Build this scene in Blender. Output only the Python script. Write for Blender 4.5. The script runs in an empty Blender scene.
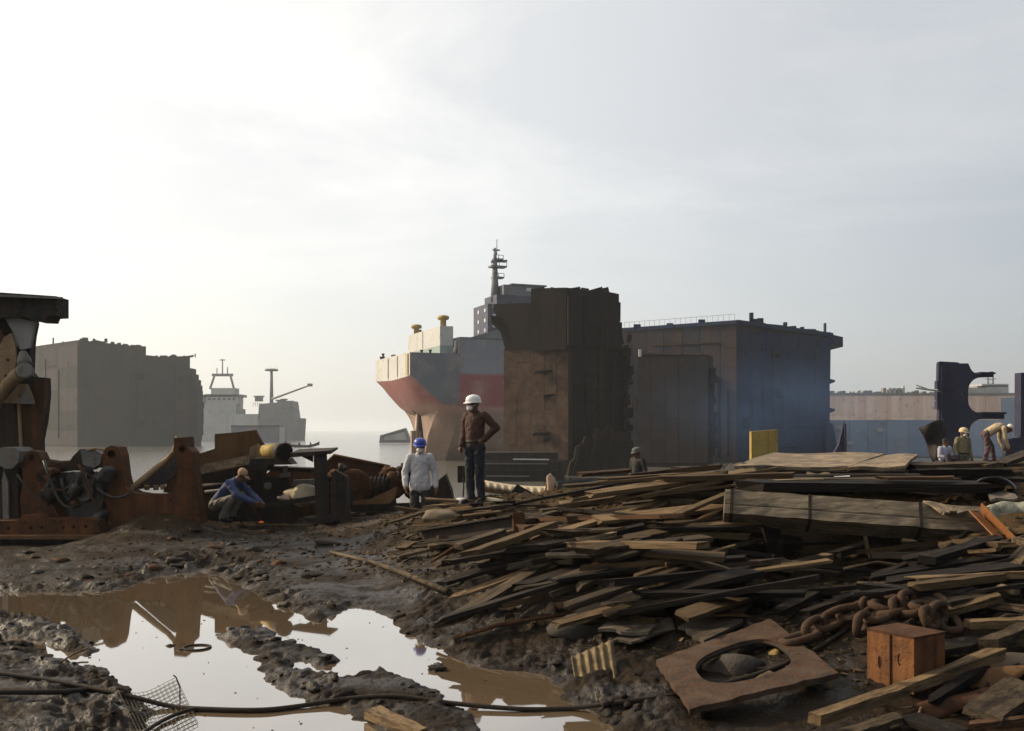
import bpy, bmesh, math, random
import numpy as np
from mathutils import Vector, Matrix
from mathutils.geometry import tessellate_polygon

# ------------------------------------------------------------------ camera, sky, sun, exposure
scene = bpy.context.scene
col = scene.collection
R = math.radians
HC, F, CX, HY = 2.0, 1000.0, 512.0, 430.0        # eye height (m), focal length (px), optical axis, horizon row
SUN_AZ, SUN_EL = R(-68), R(30)                    # azimuth from +Y (negative = towards -X), elevation

cd = bpy.data.cameras.new('camera'); cam = bpy.data.objects.new('camera', cd); col.objects.link(cam)
cam.location = (0, 0, HC); cam.rotation_euler = (R(90), 0, 0)
cd.sensor_width = 36; cd.lens = F / 1024 * 36; cd.shift_y = (HY - 365.5) / 1024
cd.clip_start = 0.1; cd.clip_end = 20000
scene.camera = cam

w = bpy.data.worlds.new('World'); scene.world = w; w.use_nodes = True
nt = w.node_tree; N = nt.nodes; L = nt.links
bg = N['Background']; bg.inputs['Strength'].default_value = 0.115
sky = N.new('ShaderNodeTexSky'); sky.sky_type = 'NISHITA'; sky.sun_disc = False
sky.sun_elevation = SUN_EL; sky.sun_rotation = SUN_AZ % (2 * math.pi)
sky.altitude = 0; sky.air_density = 1.0; sky.dust_density = 3.0; sky.ozone_density = 1.0
hs = N.new('ShaderNodeHueSaturation'); hs.inputs['Saturation'].default_value = 0.85
L.new(sky.outputs[0], hs.inputs['Color'])
# thin high cloud, laid out on a flat layer overhead
tc = N.new('ShaderNodeTexCoord'); sx = N.new('ShaderNodeSeparateXYZ'); L.new(tc.outputs['Generated'], sx.inputs[0])
def wm(op, a, b=None):
    n = N.new('ShaderNodeMath'); n.operation = op
    for i, v in enumerate((a, b)):
        if v is None: continue
        if isinstance(v, (int, float)): n.inputs[i].default_value = v
        else: L.new(v, n.inputs[i])
    return n.outputs[0]
zz = wm('ADD', wm('MAXIMUM', sx.outputs[2], 0.0), 0.10)
cx = N.new('ShaderNodeCombineXYZ'); L.new(wm('DIVIDE', sx.outputs[0], zz), cx.inputs[0]); L.new(wm('DIVIDE', sx.outputs[1], zz), cx.inputs[1])
mp = N.new('ShaderNodeMapping'); mp.inputs['Scale'].default_value = (0.8, 1.0, 1); mp.inputs['Rotation'].default_value = (0, 0, R(12)); mp.inputs['Location'].default_value = (5.3, 2.2, 0)
L.new(cx.outputs[0], mp.inputs[0])
ns = N.new('ShaderNodeTexNoise'); ns.inputs['Scale'].default_value = .8; ns.inputs['Detail'].default_value = 7; ns.inputs['Roughness'].default_value = 0.58; ns.inputs['Distortion'].default_value = 0.5
L.new(mp.outputs[0], ns.inputs['Vector'])
cr = N.new('ShaderNodeMapRange'); cr.inputs[1].default_value = 0.44; cr.inputs[2].default_value = 0.70; cr.inputs[3].default_value = 0.0; cr.inputs[4].default_value = 0.32
L.new(ns.outputs['Fac'], cr.inputs[0])
up = N.new('ShaderNodeMapRange'); up.inputs[1].default_value = 0.08; up.inputs[2].default_value = 0.3
L.new(sx.outputs[2], up.inputs[0])
mxc = N.new('ShaderNodeMix'); mxc.data_type = 'RGBA'; mxc.blend_type = 'MIX'
L.new(wm('ADD', wm('MULTIPLY', cr.outputs[0], up.outputs[0]), 0.54), mxc.inputs[0]); L.new(hs.outputs[0], mxc.inputs[6])
# milky veil of high cloud, brightest towards the sun and fading smoothly away from it
dt = N.new('ShaderNodeVectorMath'); dt.operation = 'DOT_PRODUCT'; dt.inputs[1].default_value = (math.sin(SUN_AZ) * math.cos(SUN_EL), math.cos(SUN_AZ) * math.cos(SUN_EL), math.sin(SUN_EL)); L.new(tc.outputs['Generated'], dt.inputs[0])
vr = N.new('ShaderNodeMapRange'); vr.interpolation_type = 'SMOOTHSTEP'; vr.inputs[1].default_value = -1; vr.inputs[2].default_value = 1; vr.inputs[3].default_value = .4; vr.inputs[4].default_value = 12.6; L.new(dt.outputs['Value'], vr.inputs[0])
vc = N.new('ShaderNodeCombineXYZ')
for i_, (c0_, c1_) in enumerate(((.93, 1.04), (.975, .985), (1.04, .865))):      # cooler away from the sun, creamier towards it
    tn_ = N.new('ShaderNodeMapRange'); tn_.inputs[1].default_value = -.2; tn_.inputs[2].default_value = .9; tn_.inputs[3].default_value = c0_; tn_.inputs[4].default_value = c1_; L.new(dt.outputs['Value'], tn_.inputs[0])
    L.new(wm('MULTIPLY', vr.outputs[0], tn_.outputs[0]), vc.inputs[i_])
L.new(vc.outputs[0], mxc.inputs[7])
L.new(mxc.outputs[2], bg.inputs['Color'])

sd = bpy.data.lights.new('sun', 'SUN'); sun = bpy.data.objects.new('sun', sd); col.objects.link(sun)
sd.energy = 5.0; sd.angle = R(2.0); sd.color = (1.0, 0.82, 0.58)
sdir = Vector((math.sin(SUN_AZ) * math.cos(SUN_EL), math.cos(SUN_AZ) * math.cos(SUN_EL), math.sin(SUN_EL)))
sun.rotation_euler = (-sdir).to_track_quat('-Z', 'Y').to_euler()
sun.location = sdir * 60

scene.view_settings.view_transform = 'Standard'; scene.view_settings.look = 'None'
scene.view_settings.exposure = 0.0; scene.view_settings.gamma = 1.0; scene.view_settings.use_curve_mapping = False
scene.cycles.use_denoising = True
scene.cycles.max_bounces = 6; scene.cycles.volume_bounces = 1

# ------------------------------------------------------------------ helpers
rnd = random.Random(11)
V = Vector
def at(px, py, D): return V(((px - CX) / F * D, D, HC - (py - HY) / F * D))
ORG = {}
def org(o): return ORG.get(o.name, V((0, 0, 0))) if o else V((0, 0, 0))
def tag(o, label=None, cat=None, group=None, kind=None):
    if label: o['label'] = label
    if cat: o['category'] = cat
    if group: o['group'] = group
    if kind: o['kind'] = kind
    return o
def thing(name, label, cat, loc, group=None, rz=0):
    o = bpy.data.objects.new(name, None); col.objects.link(o); o.empty_display_size = .1
    o.location = loc; o.rotation_euler = (0, 0, rz); ORG[o.name] = V(loc)
    return tag(o, label, cat, group)
class MB:
    def __init__(s): s.v = []; s.f = []; s.m = []; s.sm = []
    def add(s, vs, fs, mi=0, smooth=False):
        b = len(s.v); s.v += [V(p) for p in vs]
        for f in fs: s.f.append([i + b for i in f]); s.m.append(mi); s.sm.append(smooth)
        return s
    def hexa(s, p, mi=0):          # 8 corners: 4 bottom ccw, 4 top ccw
        return s.add(p, [(3, 2, 1, 0), (4, 5, 6, 7), (0, 1, 5, 4), (1, 2, 6, 5), (2, 3, 7, 6), (3, 0, 4, 7)], mi)
    def box(s, c, size, rot=None, mi=0):
        c = V(c); hx, hy, hz = [k / 2 for k in size]
        ps = [V((-hx, -hy, -hz)), V((hx, -hy, -hz)), V((hx, hy, -hz)), V((-hx, hy, -hz)), V((-hx, -hy, hz)), V((hx, -hy, hz)), V((hx, hy, hz)), V((-hx, hy, hz))]
        if rot is not None: ps = [rot @ p for p in ps]
        return s.hexa([c + p for p in ps], mi)
    def bar(s, a, b, wd, th, upv=(0, 0, 1), mi=0):
        a = V(a); b = V(b); x = (b - a).normalized(); y = V(upv).cross(x)
        if y.length < 1e-4: y = V((0, 1, 0)).cross(x)
        y.normalize(); z = x.cross(y); y *= wd / 2; z *= th / 2
        return s.hexa([a - y - z, b - y - z, b + y - z, a + y - z, a - y + z, b - y + z, b + y + z, a + y + z], mi)
    def tube(s, pts, r, n=8, mi=0, caps=True, closed=False):
        pts = [V(p) for p in pts]; m = len(pts)
        rs = r if isinstance(r, (list, tuple)) else [r] * m
        vs = []; fs = []; prev = None
        for i, p in enumerate(pts):
            if closed: t = pts[(i + 1) % m] - pts[i - 1]
            else: t = (pts[min(i + 1, m - 1)] - pts[max(i - 1, 0)])
            t.normalize()
            if prev is None:
                u = t.orthogonal().normalized()
            else:
                u = (prev - t * prev.dot(t)).normalized()
            prev = u; q = t.cross(u)
            for k in range(n):
                a = 2 * math.pi * k / n; vs.append(p + (u * math.cos(a) + q * math.sin(a)) * rs[i])
        for i in range(m if closed else m - 1):
            for k in range(n):
                a, b = i * n + k, i * n + (k + 1) % n; j = ((i + 1) % m) * n
                fs.append((a, b, j + (k + 1) % n, j + k))
        s.add(vs, fs, mi, True)
        if caps and not closed:
            b = len(s.v) - len(vs)
            s.f.append([b + k for k in range(n)][::-1]); s.m.append(mi); s.sm.append(False)
            s.f.append([b + (m - 1) * n + k for k in range(n)]); s.m.append(mi); s.sm.append(False)
        return s
    def lathe(s, prof, c, n=12, mi=0, M=None):     # prof [(r,z)], axis z
        vs = []; fs = []
        for r, z in prof:
            for k in range(n):
                a = 2 * math.pi * k / n; p = V((r * math.cos(a), r * math.sin(a), z)); vs.append((M @ p if M else p) + V(c))
        for i in range(len(prof) - 1):
            for k in range(n):
                fs.append((i * n + k, i * n + (k + 1) % n, (i + 1) * n + (k + 1) % n, (i + 1) * n + k))
        fs.append(tuple(range(n))[::-1]); fs.append(tuple((len(prof) - 1) * n + k for k in range(n)))
        return s.add(vs, fs, mi, True)
    def plate(s, outer, holes, fa, fb, mi=0):      # polygons of 3-D points (already planar), front/back by map functions
        loops = [outer] + list(holes); flat = [p for l in loops for p in l]
        tris = tessellate_polygon([[V((p[0], p[1], 0)) for p in l] for l in loops])
        n = len(flat); vs = [fa(*p) for p in flat] + [fb(*p) for p in flat]; fs = []
        for a, b, c in tris:
            fs.append((a, b, c)); fs.append((n + c, n + b, n + a))
        k = 0
        for l in loops:
            for i in range(len(l)):
                a, b = k + i, k + (i + 1) % len(l); fs.append((a, b, n + b, n + a))
            k += len(l)
        return s.add(vs, fs, mi)
    def build(s, name, mat, parent=None, local=False, label=None, kind=None, origin=None):
        o_ = V((0, 0, 0)) if local else (org(parent) if parent else (V(origin) if origin is not None else V((0, 0, 0))))
        me = bpy.data.meshes.new(name)
        me.from_pydata([tuple(p - o_) for p in s.v], [], s.f)
        mats = mat if isinstance(mat, (list, tuple)) else [mat]
        for m_ in mats: me.materials.append(m_)
        me.polygons.foreach_set('material_index', s.m); me.polygons.foreach_set('use_smooth', s.sm)
        bm = bmesh.new(); bm.from_mesh(me); bmesh.ops.recalc_face_normals(bm, faces=bm.faces); bm.to_mesh(me); bm.free()
        o = bpy.data.objects.new(name, me); col.objects.link(o)
        if parent: o.parent = parent; ORG[o.name] = o_
        else:
            o.location = o_; ORG[o.name] = o_
        if label: o['label'] = label
        if kind: o['kind'] = kind
        return o
def circ(cx_, cy_, r, n=12, ry=None): return [(cx_ + r * math.cos(2 * math.pi * k / n), cy_ + (ry or r) * math.sin(2 * math.pi * k / n)) for k in range(n)]
def pxplate(mb, poly, D, th, holes=(), yaw=0, pitch=0, mi=0, subdiv=0):
    """steel plate with the given outline, standing at distance D and th metres thick"""
    xs = [p[0] for p in poly]; ys = [p[1] for p in poly]
    c = at((min(xs) + max(xs)) / 2, max(ys), D)
    Mx = Matrix.Rotation(yaw, 3, 'Z') @ Matrix.Rotation(pitch, 3, 'X')
    cy, sy_ = math.cos(yaw), 1
    def conv(px, py, off):
        p = at(px, py, D) - c; p.x /= max(cy, .3); p.y += off
        return c + Mx @ p
    mb.plate(poly, holes, lambda a, b: conv(a, b, -th / 2), lambda a, b: conv(a, b, th / 2), mi)
    return mb

# ------------------------------------------------------------------ materials
def lin(c):
    return tuple(((k / 255) / 12.92 if k <= 10 else (((k / 255) + .055) / 1.055) ** 2.4) for k in c) + (1,)
def rgba(c): return tuple(c) + (1,) if len(c) == 3 else tuple(c)
class NT:
    def __init__(s, name):
        s.m = bpy.data.materials.new(name); s.m.use_nodes = True; s.t = s.m.node_tree; s.b = s.t.nodes['Principled BSDF']
        s.tc = s.n('ShaderNodeTexCoord'); s.obj = s.tc.outputs['Object']
    def n(s, t, **kw):
        x = s.t.nodes.new(t)
        for k, v in kw.items(): setattr(x, k, v)
        return x
    def l(s, a, b): s.t.links.new(a, b)
    def mapping(s, sc, src=None, loc=(0, 0, 0), rot=(0, 0, 0)):
        m = s.n('ShaderNodeMapping'); m.inputs['Scale'].default_value = sc; m.inputs['Location'].default_value = loc; m.inputs['Rotation'].default_value = rot
        s.l(src or s.obj, m.inputs[0]); return m.outputs[0]
    def noise(s, vec, scale=1, detail=5, rough=.6, dist=0):
        x = s.n('ShaderNodeTexNoise'); x.inputs['Scale'].default_value = scale; x.inputs['Detail'].default_value = detail
        x.inputs['Roughness'].default_value = rough; x.inputs['Distortion'].default_value = dist
        s.l(vec, x.inputs['Vector']); return x.outputs['Fac']
    def ramp(s, fac, stops):
        x = s.n('ShaderNodeValToRGB'); e = x.color_ramp.elements
        while len(e) < len(stops): e.new(.5)
        for i, (p, c) in enumerate(stops): e[i].position = p; e[i].color = rgba(c)
        s.l(fac, x.inputs[0]); return x.outputs[0]
    def mrange(s, v, a, b, c, d):
        x = s.n('ShaderNodeMapRange'); 
        for i, k in enumerate((a, b, c, d)): x.inputs[i + 1].default_value = k
        s.l(v, x.inputs[0]); return x.outputs[0]
    def mix(s, fac, a, b, mode='MIX'):
        x = s.n('ShaderNodeMix', data_type='RGBA', blend_type=mode)
        for i, v in ((0, fac), (6, a), (7, b)):
            if isinstance(v, (int, float)): x.inputs[i].default_value = v
            elif isinstance(v, (tuple, list)): x.inputs[i].default_value = rgba(v)
            else: s.l(v, x.inputs[i])
        return x.outputs[2]
    def math(s, op, a, b):
        x = s.n('ShaderNodeMath', operation=op)
        for i, v in enumerate((a, b)):
            if isinstance(v, (int, float)): x.inputs[i].default_value = v
            else: s.l(v, x.inputs[i])
        return x.outputs[0]
    def rand(s, color, amt=.5):
        oi = s.n('ShaderNodeObjectInfo'); h = s.n('ShaderNodeHueSaturation')
        s.l(s.mrange(oi.outputs['Random'], 0, 1, 1 - amt, 1 + amt), h.inputs['Value']); s.l(color, h.inputs['Color']); return h.outputs[0]
    def shift(s, src=None, k=37.0):
        oi = s.n('ShaderNodeObjectInfo'); v = s.n('ShaderNodeVectorMath', operation='ADD')
        cmb = s.n('ShaderNodeCombineXYZ'); m = s.math('MULTIPLY', oi.outputs['Random'], k)
        for i in range(3): s.l(m, cmb.inputs[i])
        s.l(src or s.obj, v.inputs[0]); s.l(cmb.outputs[0], v.inputs[1]); return v.outputs[0]
    def bump(s, h, strength=.5, dist=.02):
        b = s.n('ShaderNodeBump'); b.inputs['Strength'].default_value = strength; b.inputs['Distance'].default_value = dist
        s.l(h, b.inputs['Height']); s.l(b.outputs[0], s.b.inputs['Normal'])
    def fin(s, color=None, rough=.7, metal=0, ior=None, spec=None):
        if color is not None:
            if isinstance(color, (tuple, list)): s.b.inputs['Base Color'].default_value = rgba(color)
            else: s.l(color, s.b.inputs['Base Color'])
        if isinstance(rough, (int, float)): s.b.inputs['Roughness'].default_value = rough
        else: s.l(rough, s.b.inputs['Roughness'])
        s.b.inputs['Metallic'].default_value = metal
        if ior: s.b.inputs['IOR'].default_value = ior
        if spec is not None: s.b.inputs['Specular IOR Level'].default_value = spec
        return s.m
def paint(name, c1, c2, rust=(.10, .045, .02), scale=1.0, streak=.5, rough=.6, amt=.25, bump=.3, bd=.01):
    """weathered paint or steel: two tones, vertical rust streaks, blotches"""
    k = NT(name); vec = k.n('ShaderNodeNewGeometry').outputs['Position']
    a = k.noise(k.mapping((scale,) * 3, vec), 1, 6, .62, .4)
    st = k.noise(k.mapping((scale * 2.4, scale * 2.4, scale * .12), vec), 1, 5, .6)
    base = k.mix(k.mrange(a, .35, .65, 0, 1), c1, c2)
    rf = k.mrange(st, .62 - .28 * streak, .8, 0, 1)
    base = k.mix(k.math('MULTIPLY', rf, .85), base, rust)
    sp = k.noise(k.mapping((scale * 5,) * 3, vec), 1, 4, .65)
    base = k.mix(k.mrange(sp, .58, .72, 0, .7), base, tuple(x * .6 for x in rust))
    base = k.rand(base, amt * .5)
    k.bump(k.noise(k.mapping((scale * 7,) * 3, vec), 1, 5, .6), bump, bd)
    return k.fin(base, k.mrange(sp, .3, .7, rough - .1, min(1, rough + .2)), spec=.12)
def wood(name, c1, c2, c3, rough=.75):
    k = NT(name); vec = k.shift()
    g = k.noise(k.mapping((1.8, 14, 14), vec), 1.0, 7, .68, .8)
    f = k.noise(k.mapping((3, 70, 70), vec), 1.0, 4, .6)
    b = k.noise(k.mapping((3.0, 2.2, 2.2), vec), 1, 6, .66, .5)
    base = k.mix(k.mrange(g, .34, .64, 0, 1), tuple(x * .8 for x in c1), tuple(x * 1.25 for x in c2))
    base = k.mix(k.mrange(f, .5, .68, 0, .65), base, tuple(x * .45 for x in c1))
    base = k.mix(k.mrange(b, .46, .62, 0, .9), base, c3)
    base = k.mix(k.mrange(k.noise(k.mapping((7, 5, 5), vec), 1, 5, .7), .58, .68, 0, .7), base, (.085, .062, .038))   # dried mud
    base = k.rand(base, .42)
    k.bump(k.math('ADD', g, k.math('MULTIPLY', f, .6)), .9, .014)
    return k.fin(base, k.mrange(b, .3, .7, rough - .12, rough + .12), spec=.12)
def flat(name, c, rough=.7, var=.25, scale=6, bump=.2, bd=.004, metal=0):
    k = NT(name); vec = k.shift()
    a = k.noise(k.mapping((scale,) * 3, vec), 1, 5, .6)
    base = k.mix(k.mrange(a, .3, .7, 0, 1), tuple(x * (1 - var) for x in c), tuple(min(1, x * (1 + var)) for x in c))
    k.bump(k.noise(k.mapping((scale * 6,) * 3, vec), 1, 4, .6), bump, bd)
    return k.fin(base, rough, metal, spec=.18 if rough > .5 else .4)

# ------------------------------------------------------------------ terrain
class Noise2:
    def __init__(s, seed):
        g = np.random.default_rng(seed); s.p = g.permutation(1024); a = g.random(1024) * 2 * np.pi; s.gx = np.cos(a); s.gy = np.sin(a)
    def __call__(s, x, y):
        xi = np.floor(x).astype(np.int64); yi = np.floor(y).astype(np.int64); fx = x - xi; fy = y - yi
        def g(i, j, dx, dy):
            h = s.p[(s.p[(xi + i) & 1023] + yi + j) & 1023]; return s.gx[h] * dx + s.gy[h] * dy
        u = fx * fx * fx * (fx * (fx * 6 - 15) + 10); v = fy * fy * fy * (fy * (fy * 6 - 15) + 10)
        a = g(0, 0, fx, fy); b = g(1, 0, fx - 1, fy); c = g(0, 1, fx, fy - 1); d = g(1, 1, fx - 1, fy - 1)
        return (a + u * (b - a)) + v * ((c + u * (d - c)) - (a + u * (b - a)))
NZ = [Noise2(100 + i) for i in range(6)]
def fbm(x, y, sc, oc=4, k=0):
    r = 0; a = 1; 
    for i in range(oc): r = r + a * NZ[(k + i) % 6](x / sc + 13.7 * i, y / sc - 7.1 * i); sc *= .5; a *= .5
    return r
_px = [(200,560,14.2),(60,545,16),(20,578,13),(110,575,13.2),(300,590,11.9),(320,560,14),(300,530,17.5),(380,540,15),(400,580,12.3),(430,600,11),(450,560,12.5),(430,520,15),
 (475,502,15.8),(460,504,15.8),(490,501,15.8),(475,500,17),(540,510,15),(540,495,18),(600,490,19),(480,600,10.2),(480,565,10.8),(490,548,11.2),(560,615,9.4),(560,580,10),(560,545,11),(560,525,12.5),
 (640,645,8.5),(640,600,9.2),(640,560,9.9),(640,520,11.5),(640,490,14),(640,480,17),(600,690,7.2),(540,650,8.6),(500,640,9),
 (720,640,8.4),(720,600,9.2),(720,575,10.2),(720,550,11.0),(720,505,11.5),(720,482,12.5),(800,612,8.9),(800,585,10.3),(800,565,11.0),(800,548,11.4),(800,505,11.7),(800,478,12.5),(800,472,14.5),
 (900,620,8),(900,600,8.8),(900,575,10.2),(900,552,11.0),(900,500,11.8),(900,480,13),(1000,700,6.8),(1000,645,7.6),(1000,585,8.6),(1000,538,10),(1000,495,12),(1000,478,14.5),
 (860,690,7),(760,700,7),(700,725,6.5),(1100,600,8.2),(1100,500,11),(1100,474,16),(720,477,20),(900,472,22),(1000,463,29),(960,464,28),(1100,465,30),(640,482,24),(540,492,24),(640,487,28),
 (400,515,19),(340,517,19),(250,527,18),(135,517,16.9),(165,515,16.9),(118,528,16.8),(190,521,16.9),(215,529,17),(150,540,15.6),(100,538,17.0),(0,537,17.3),(-150,542,17)]
_w = [(-6,-10,.1),(0,-10,.1),(6,-10,.2),(-4,0,.1),(0,0,.1),(4,0,.2),(-3,5,.12),(0,5,.06),(3,5,.12),(-3.5,6.8,.16),(-3.9,8.5,.1),(-5.5,9.5,.1),(-1.5,8,.06),(-2,10.5,.06),(0,7,.06),(-.5,9.5,.06),(-3,12,.06),
 (-15,24,.0),(-6,24,.0),(-2,24,.1),(-15,35,-.75),(-6,35,-.75),(0,35,-.6),(8,36,.2),(18,36,.8),(12,44,-.2),(-15,62,-2.6),(0,62,-2.6),(12,62,-2.6),(-15,12,.2),(-15,5,.2),(15,12,1.),(15,6,.5),(25,15,.9)]
CP = np.array([tuple(at(*p)) for p in _px] + _w)
def _phi(r2): return np.sqrt(r2 + .25)
_A = _phi((CP[:, None, 0] - CP[None, :, 0]) ** 2 + (CP[:, None, 1] - CP[None, :, 1]) ** 2) + np.eye(len(CP)) * -.02
_mean = .5
_W = np.linalg.solve(_A, CP[:, 2] - _mean)
def sstep(a, b, x):
    t = np.clip((x - a) / (b - a), 0, 1); return t * t * (3 - 2 * t)
def wpoly(pts): return np.array([tuple(at(px, py, HC / ((py - HY) / F)))[:2] for px, py in pts])
POND = wpoly([(-60,594),(45,592),(120,590),(150,577),(200,571),(235,580),(262,597),(295,611),(318,622),(340,612),(352,606),(372,610),(396,621),(402,633),(425,642),(452,656),(472,664),(500,668),(535,672),(560,684),(562,695),(578,706),(602,718),(618,735),(625,800),(130,800),(150,715),(138,697),(122,686),(116,677),(95,668),(62,664),(38,650),(20,644),(-60,640)])
ISLES = [wpoly(p) for p in (
 [(-60,612),(0,613),(49,621),(75,630),(98,647),(93,655),(60,650),(40,641),(0,636),(-60,634)],
 [(214,637),(245,630),(270,633),(278,641),(310,648),(339,660),(325,667),(285,660),(300,670),(335,679),(372,675),(385,668),(392,676),(420,684),(440,696),(455,706),(470,716),(482,740),(480,800),(390,800),(385,740),(372,722),(345,708),(310,700),(278,690),(262,672),(255,655)],
 [(432,667),(438,664),(444,668),(437,672)],
 [(338,596),(348,590),(366,592),(360,599)])]
def psd(P, x, y):
    d = np.full(x.shape, 1e9); ins = np.zeros(x.shape, bool)
    for i in range(len(P)):
        ax, ay = P[i]; bx, by = P[(i + 1) % len(P)]
        ex, ey = bx - ax, by - ay; t = np.clip(((x - ax) * ex + (y - ay) * ey) / (ex * ex + ey * ey), 0, 1)
        d = np.minimum(d, (x - ax - t * ex) ** 2 + (y - ay - t * ey) ** 2)
        if ay != by:
            c = ((ay > y) != (by > y)) & (x < ex * (y - ay) / (by - ay) + ax); ins ^= c
    d = np.sqrt(d); return np.where(ins, -d, d)
def water_sd(x, y):
    """negative inside the pond"""
    xx = x + .07 * NZ[0](x / .22, y / .22) + .03 * NZ[1](x / .08, y / .08); yy = y + .16 * NZ[2](x / .25, y / .25) + .06 * NZ[3](x / .09, y / .09)
    s = psd(POND, xx, yy)
    for P in ISLES[:3]: s = np.maximum(s, -psd(P, xx, yy))
    return s
def land(x, y):
    x = np.asarray(x, float); y = np.asarray(y, float); sh = x.shape; x = x.ravel(); y = y.ravel()
    z = np.full(x.shape, _mean)
    for i in range(len(CP)): z += _W[i] * _phi((x - CP[i, 0]) ** 2 + (y - CP[i, 1]) ** 2)
    prof = np.interp(y, [-100, 0, 14, 20, 35, 62, 90, 200], [.6, .2, .2, .25, -.5, -2.6, -3.6, -6])
    wt = np.maximum(np.maximum(sstep(13, 24, np.abs(x) - np.maximum(0, y - 24) * .3), sstep(-4, -9, y)), sstep(45, 60, y))
    z = z * (1 - wt) + prof * wt
    near = sstep(70, 30, y)
    wx = x + .12 * NZ[4](x / .4, y / .4); wy = y + .2 * NZ[5](x / .4 + 9, y / .4)
    rough = .06 * fbm(x, y, 1.7, 3) + .05 * fbm(wx, wy, .5, 3, 2) + .07 * np.maximum(0, fbm(wx * .7, wy, .22, 3, 4)) + .018 * fbm(wx, wy, .09, 2, 1) + .035 * np.sin((wx * .55 + wy) * 8 + 3 * fbm(x, y, 1.5, 2, 3)) * sstep(.0, .5, fbm(x, y, 2.2, 2, 5))
    z = z + rough * near * (0.45 + .55 * sstep(.15, .5, z))
    m = (y > 4) & (y < 16) & (x > -10) & (x < 3)
    if m.any():
        s = water_sd(x[m], y[m]); zl = z[m]
        lump = .11 * np.maximum(0, fbm(x[m] * .8, y[m], .2, 3, 1) + .1) + .035 * fbm(x[m], y[m], .08, 2, 3)
        edge = .012 + np.clip(s, 0, 2) * .16 + lump * sstep(0, .12, s)
        zl = np.where(s > 0, np.minimum(np.maximum(zl, .015), edge) * (1 - sstep(.4, 1.6, s)) + np.maximum(zl, .02) * sstep(.4, 1.6, s), -.16 * sstep(0, .5, -s) - .004)
        z[m] = zl
    return z.reshape(sh)
def ground(x, y): return float(land(np.array([x]), np.array([y]))[0])
_T = 4.2 * (90 / 4.2) ** np.linspace(0, 1, 900)
def hit(px, py, lift=0.0):
    dx, dz = (px - CX) / F, -(py - HY) / F
    zz_ = HC + _T * dz; g = np.maximum(land(_T * dx, _T), 0) + lift
    k = np.argmax(zz_ <= g)
    if zz_[k] > g[k]: k = len(_T) - 1
    if k == 0: t = _T[0]
    else:
        a = zz_[k - 1] - g[k - 1]; b = zz_[k] - g[k]; t = _T[k - 1] + (_T[k] - _T[k - 1]) * a / (a - b + 1e-9)
    return V((t * dx, t, HC + t * dz))

ys = np.concatenate([np.linspace(-60, 2.5, 22), 3.0 * (30 / 3.0) ** np.linspace(0, 1, 640), 30 * (160 / 30) ** np.linspace(.02, 1, 70)])
nf, nc = 640, 14
uf = np.linspace(-1, 1, nf); cs = (np.arange(1, nc + 1) / nc) ** 2
rows = []
for y in ys:
    wd = .64 * max(y, 3.2); rows.append(np.concatenate([-(wd + (320 - wd) * cs[::-1]), uf * wd, wd + (320 - wd) * cs]))
GX = np.array(rows); GY = np.repeat(ys[:, None], GX.shape[1], 1); GZ = land(GX, GY)
def grid_mesh(name, X, Y, Z, mat):
    r, c = X.shape; me = bpy.data.meshes.new(name)
    me.vertices.add(r * c); me.vertices.foreach_set('co', np.stack([X, Y, Z], -1).astype(np.float32).ravel())
    i = (np.arange(r - 1)[:, None] * c + np.arange(c - 1)[None, :]).ravel()
    q = np.stack([i, i + 1, i + c + 1, i + c], -1).astype(np.int32); n = len(q)
    me.loops.add(4 * n); me.loops.foreach_set('vertex_index', q.ravel())
    me.polygons.add(n); me.polygons.foreach_set('loop_start', np.arange(n, dtype=np.int32) * 4)
    me.polygons.foreach_set('use_smooth', np.ones(n, bool)); me.update(calc_edges=True); me.validate()
    me.materials.append(mat); o = bpy.data.objects.new(name, me); col.objects.link(o); return o

k = NT('mud')
a = k.noise(k.mapping((.5, .5, .5)), 1, 6, .6, .4); b = k.noise(k.mapping((4, 4, 4)), 1, 6, .65); c = k.noise(k.mapping((24, 24, 24)), 1, 5, .6)
base = k.mix(k.mrange(a, .35, .65, 0, 1), (.011, .008, .0055), (.024, .016, .010))
base = k.mix(k.mrange(b, .5, .75, 0, .8), base, (.038, .025, .013))
base = k.mix(k.mrange(c, .55, .75, 0, .5), base, (.010, .008, .006))
sxyz = k.n('ShaderNodeSeparateXYZ'); k.l(k.obj, sxyz.inputs[0])
dry = k.mrange(k.math('ADD', sxyz.outputs[2], k.math('MULTIPLY', k.math('SUBTRACT', a, .5), .5)), .25, .85, 0, 1)   # higher ground drains and dries
base = k.mix(k.math('MULTIPLY', dry, .65), base, (.070, .046, .023))
wet = k.mrange(k.noise(k.mapping((.9, 1.6, 1)), 1, 4, .6, .6), .44, .58, 0, 1)
rg = k.math('ADD', k.mrange(wet, 0, 1, .65, .36), k.math('MULTIPLY', dry, .35))
sp_ = k.math('MULTIPLY', k.mrange(wet, 0, 1, .06, .22), k.mrange(dry, 0, 1, 1, .2))
k.l(sp_, k.b.inputs['Specular IOR Level'])
hsum = k.math('ADD', k.math('MULTIPLY', b, 1.5), c)
k.bump(hsum, .8, .03)
MUD = k.fin(base, rg)
tag(grid_mesh('ground', GX, GY, GZ, MUD), 'muddy beach ground with ruts, lumps and a long low mound of trampled mud', kind='structure')

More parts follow.
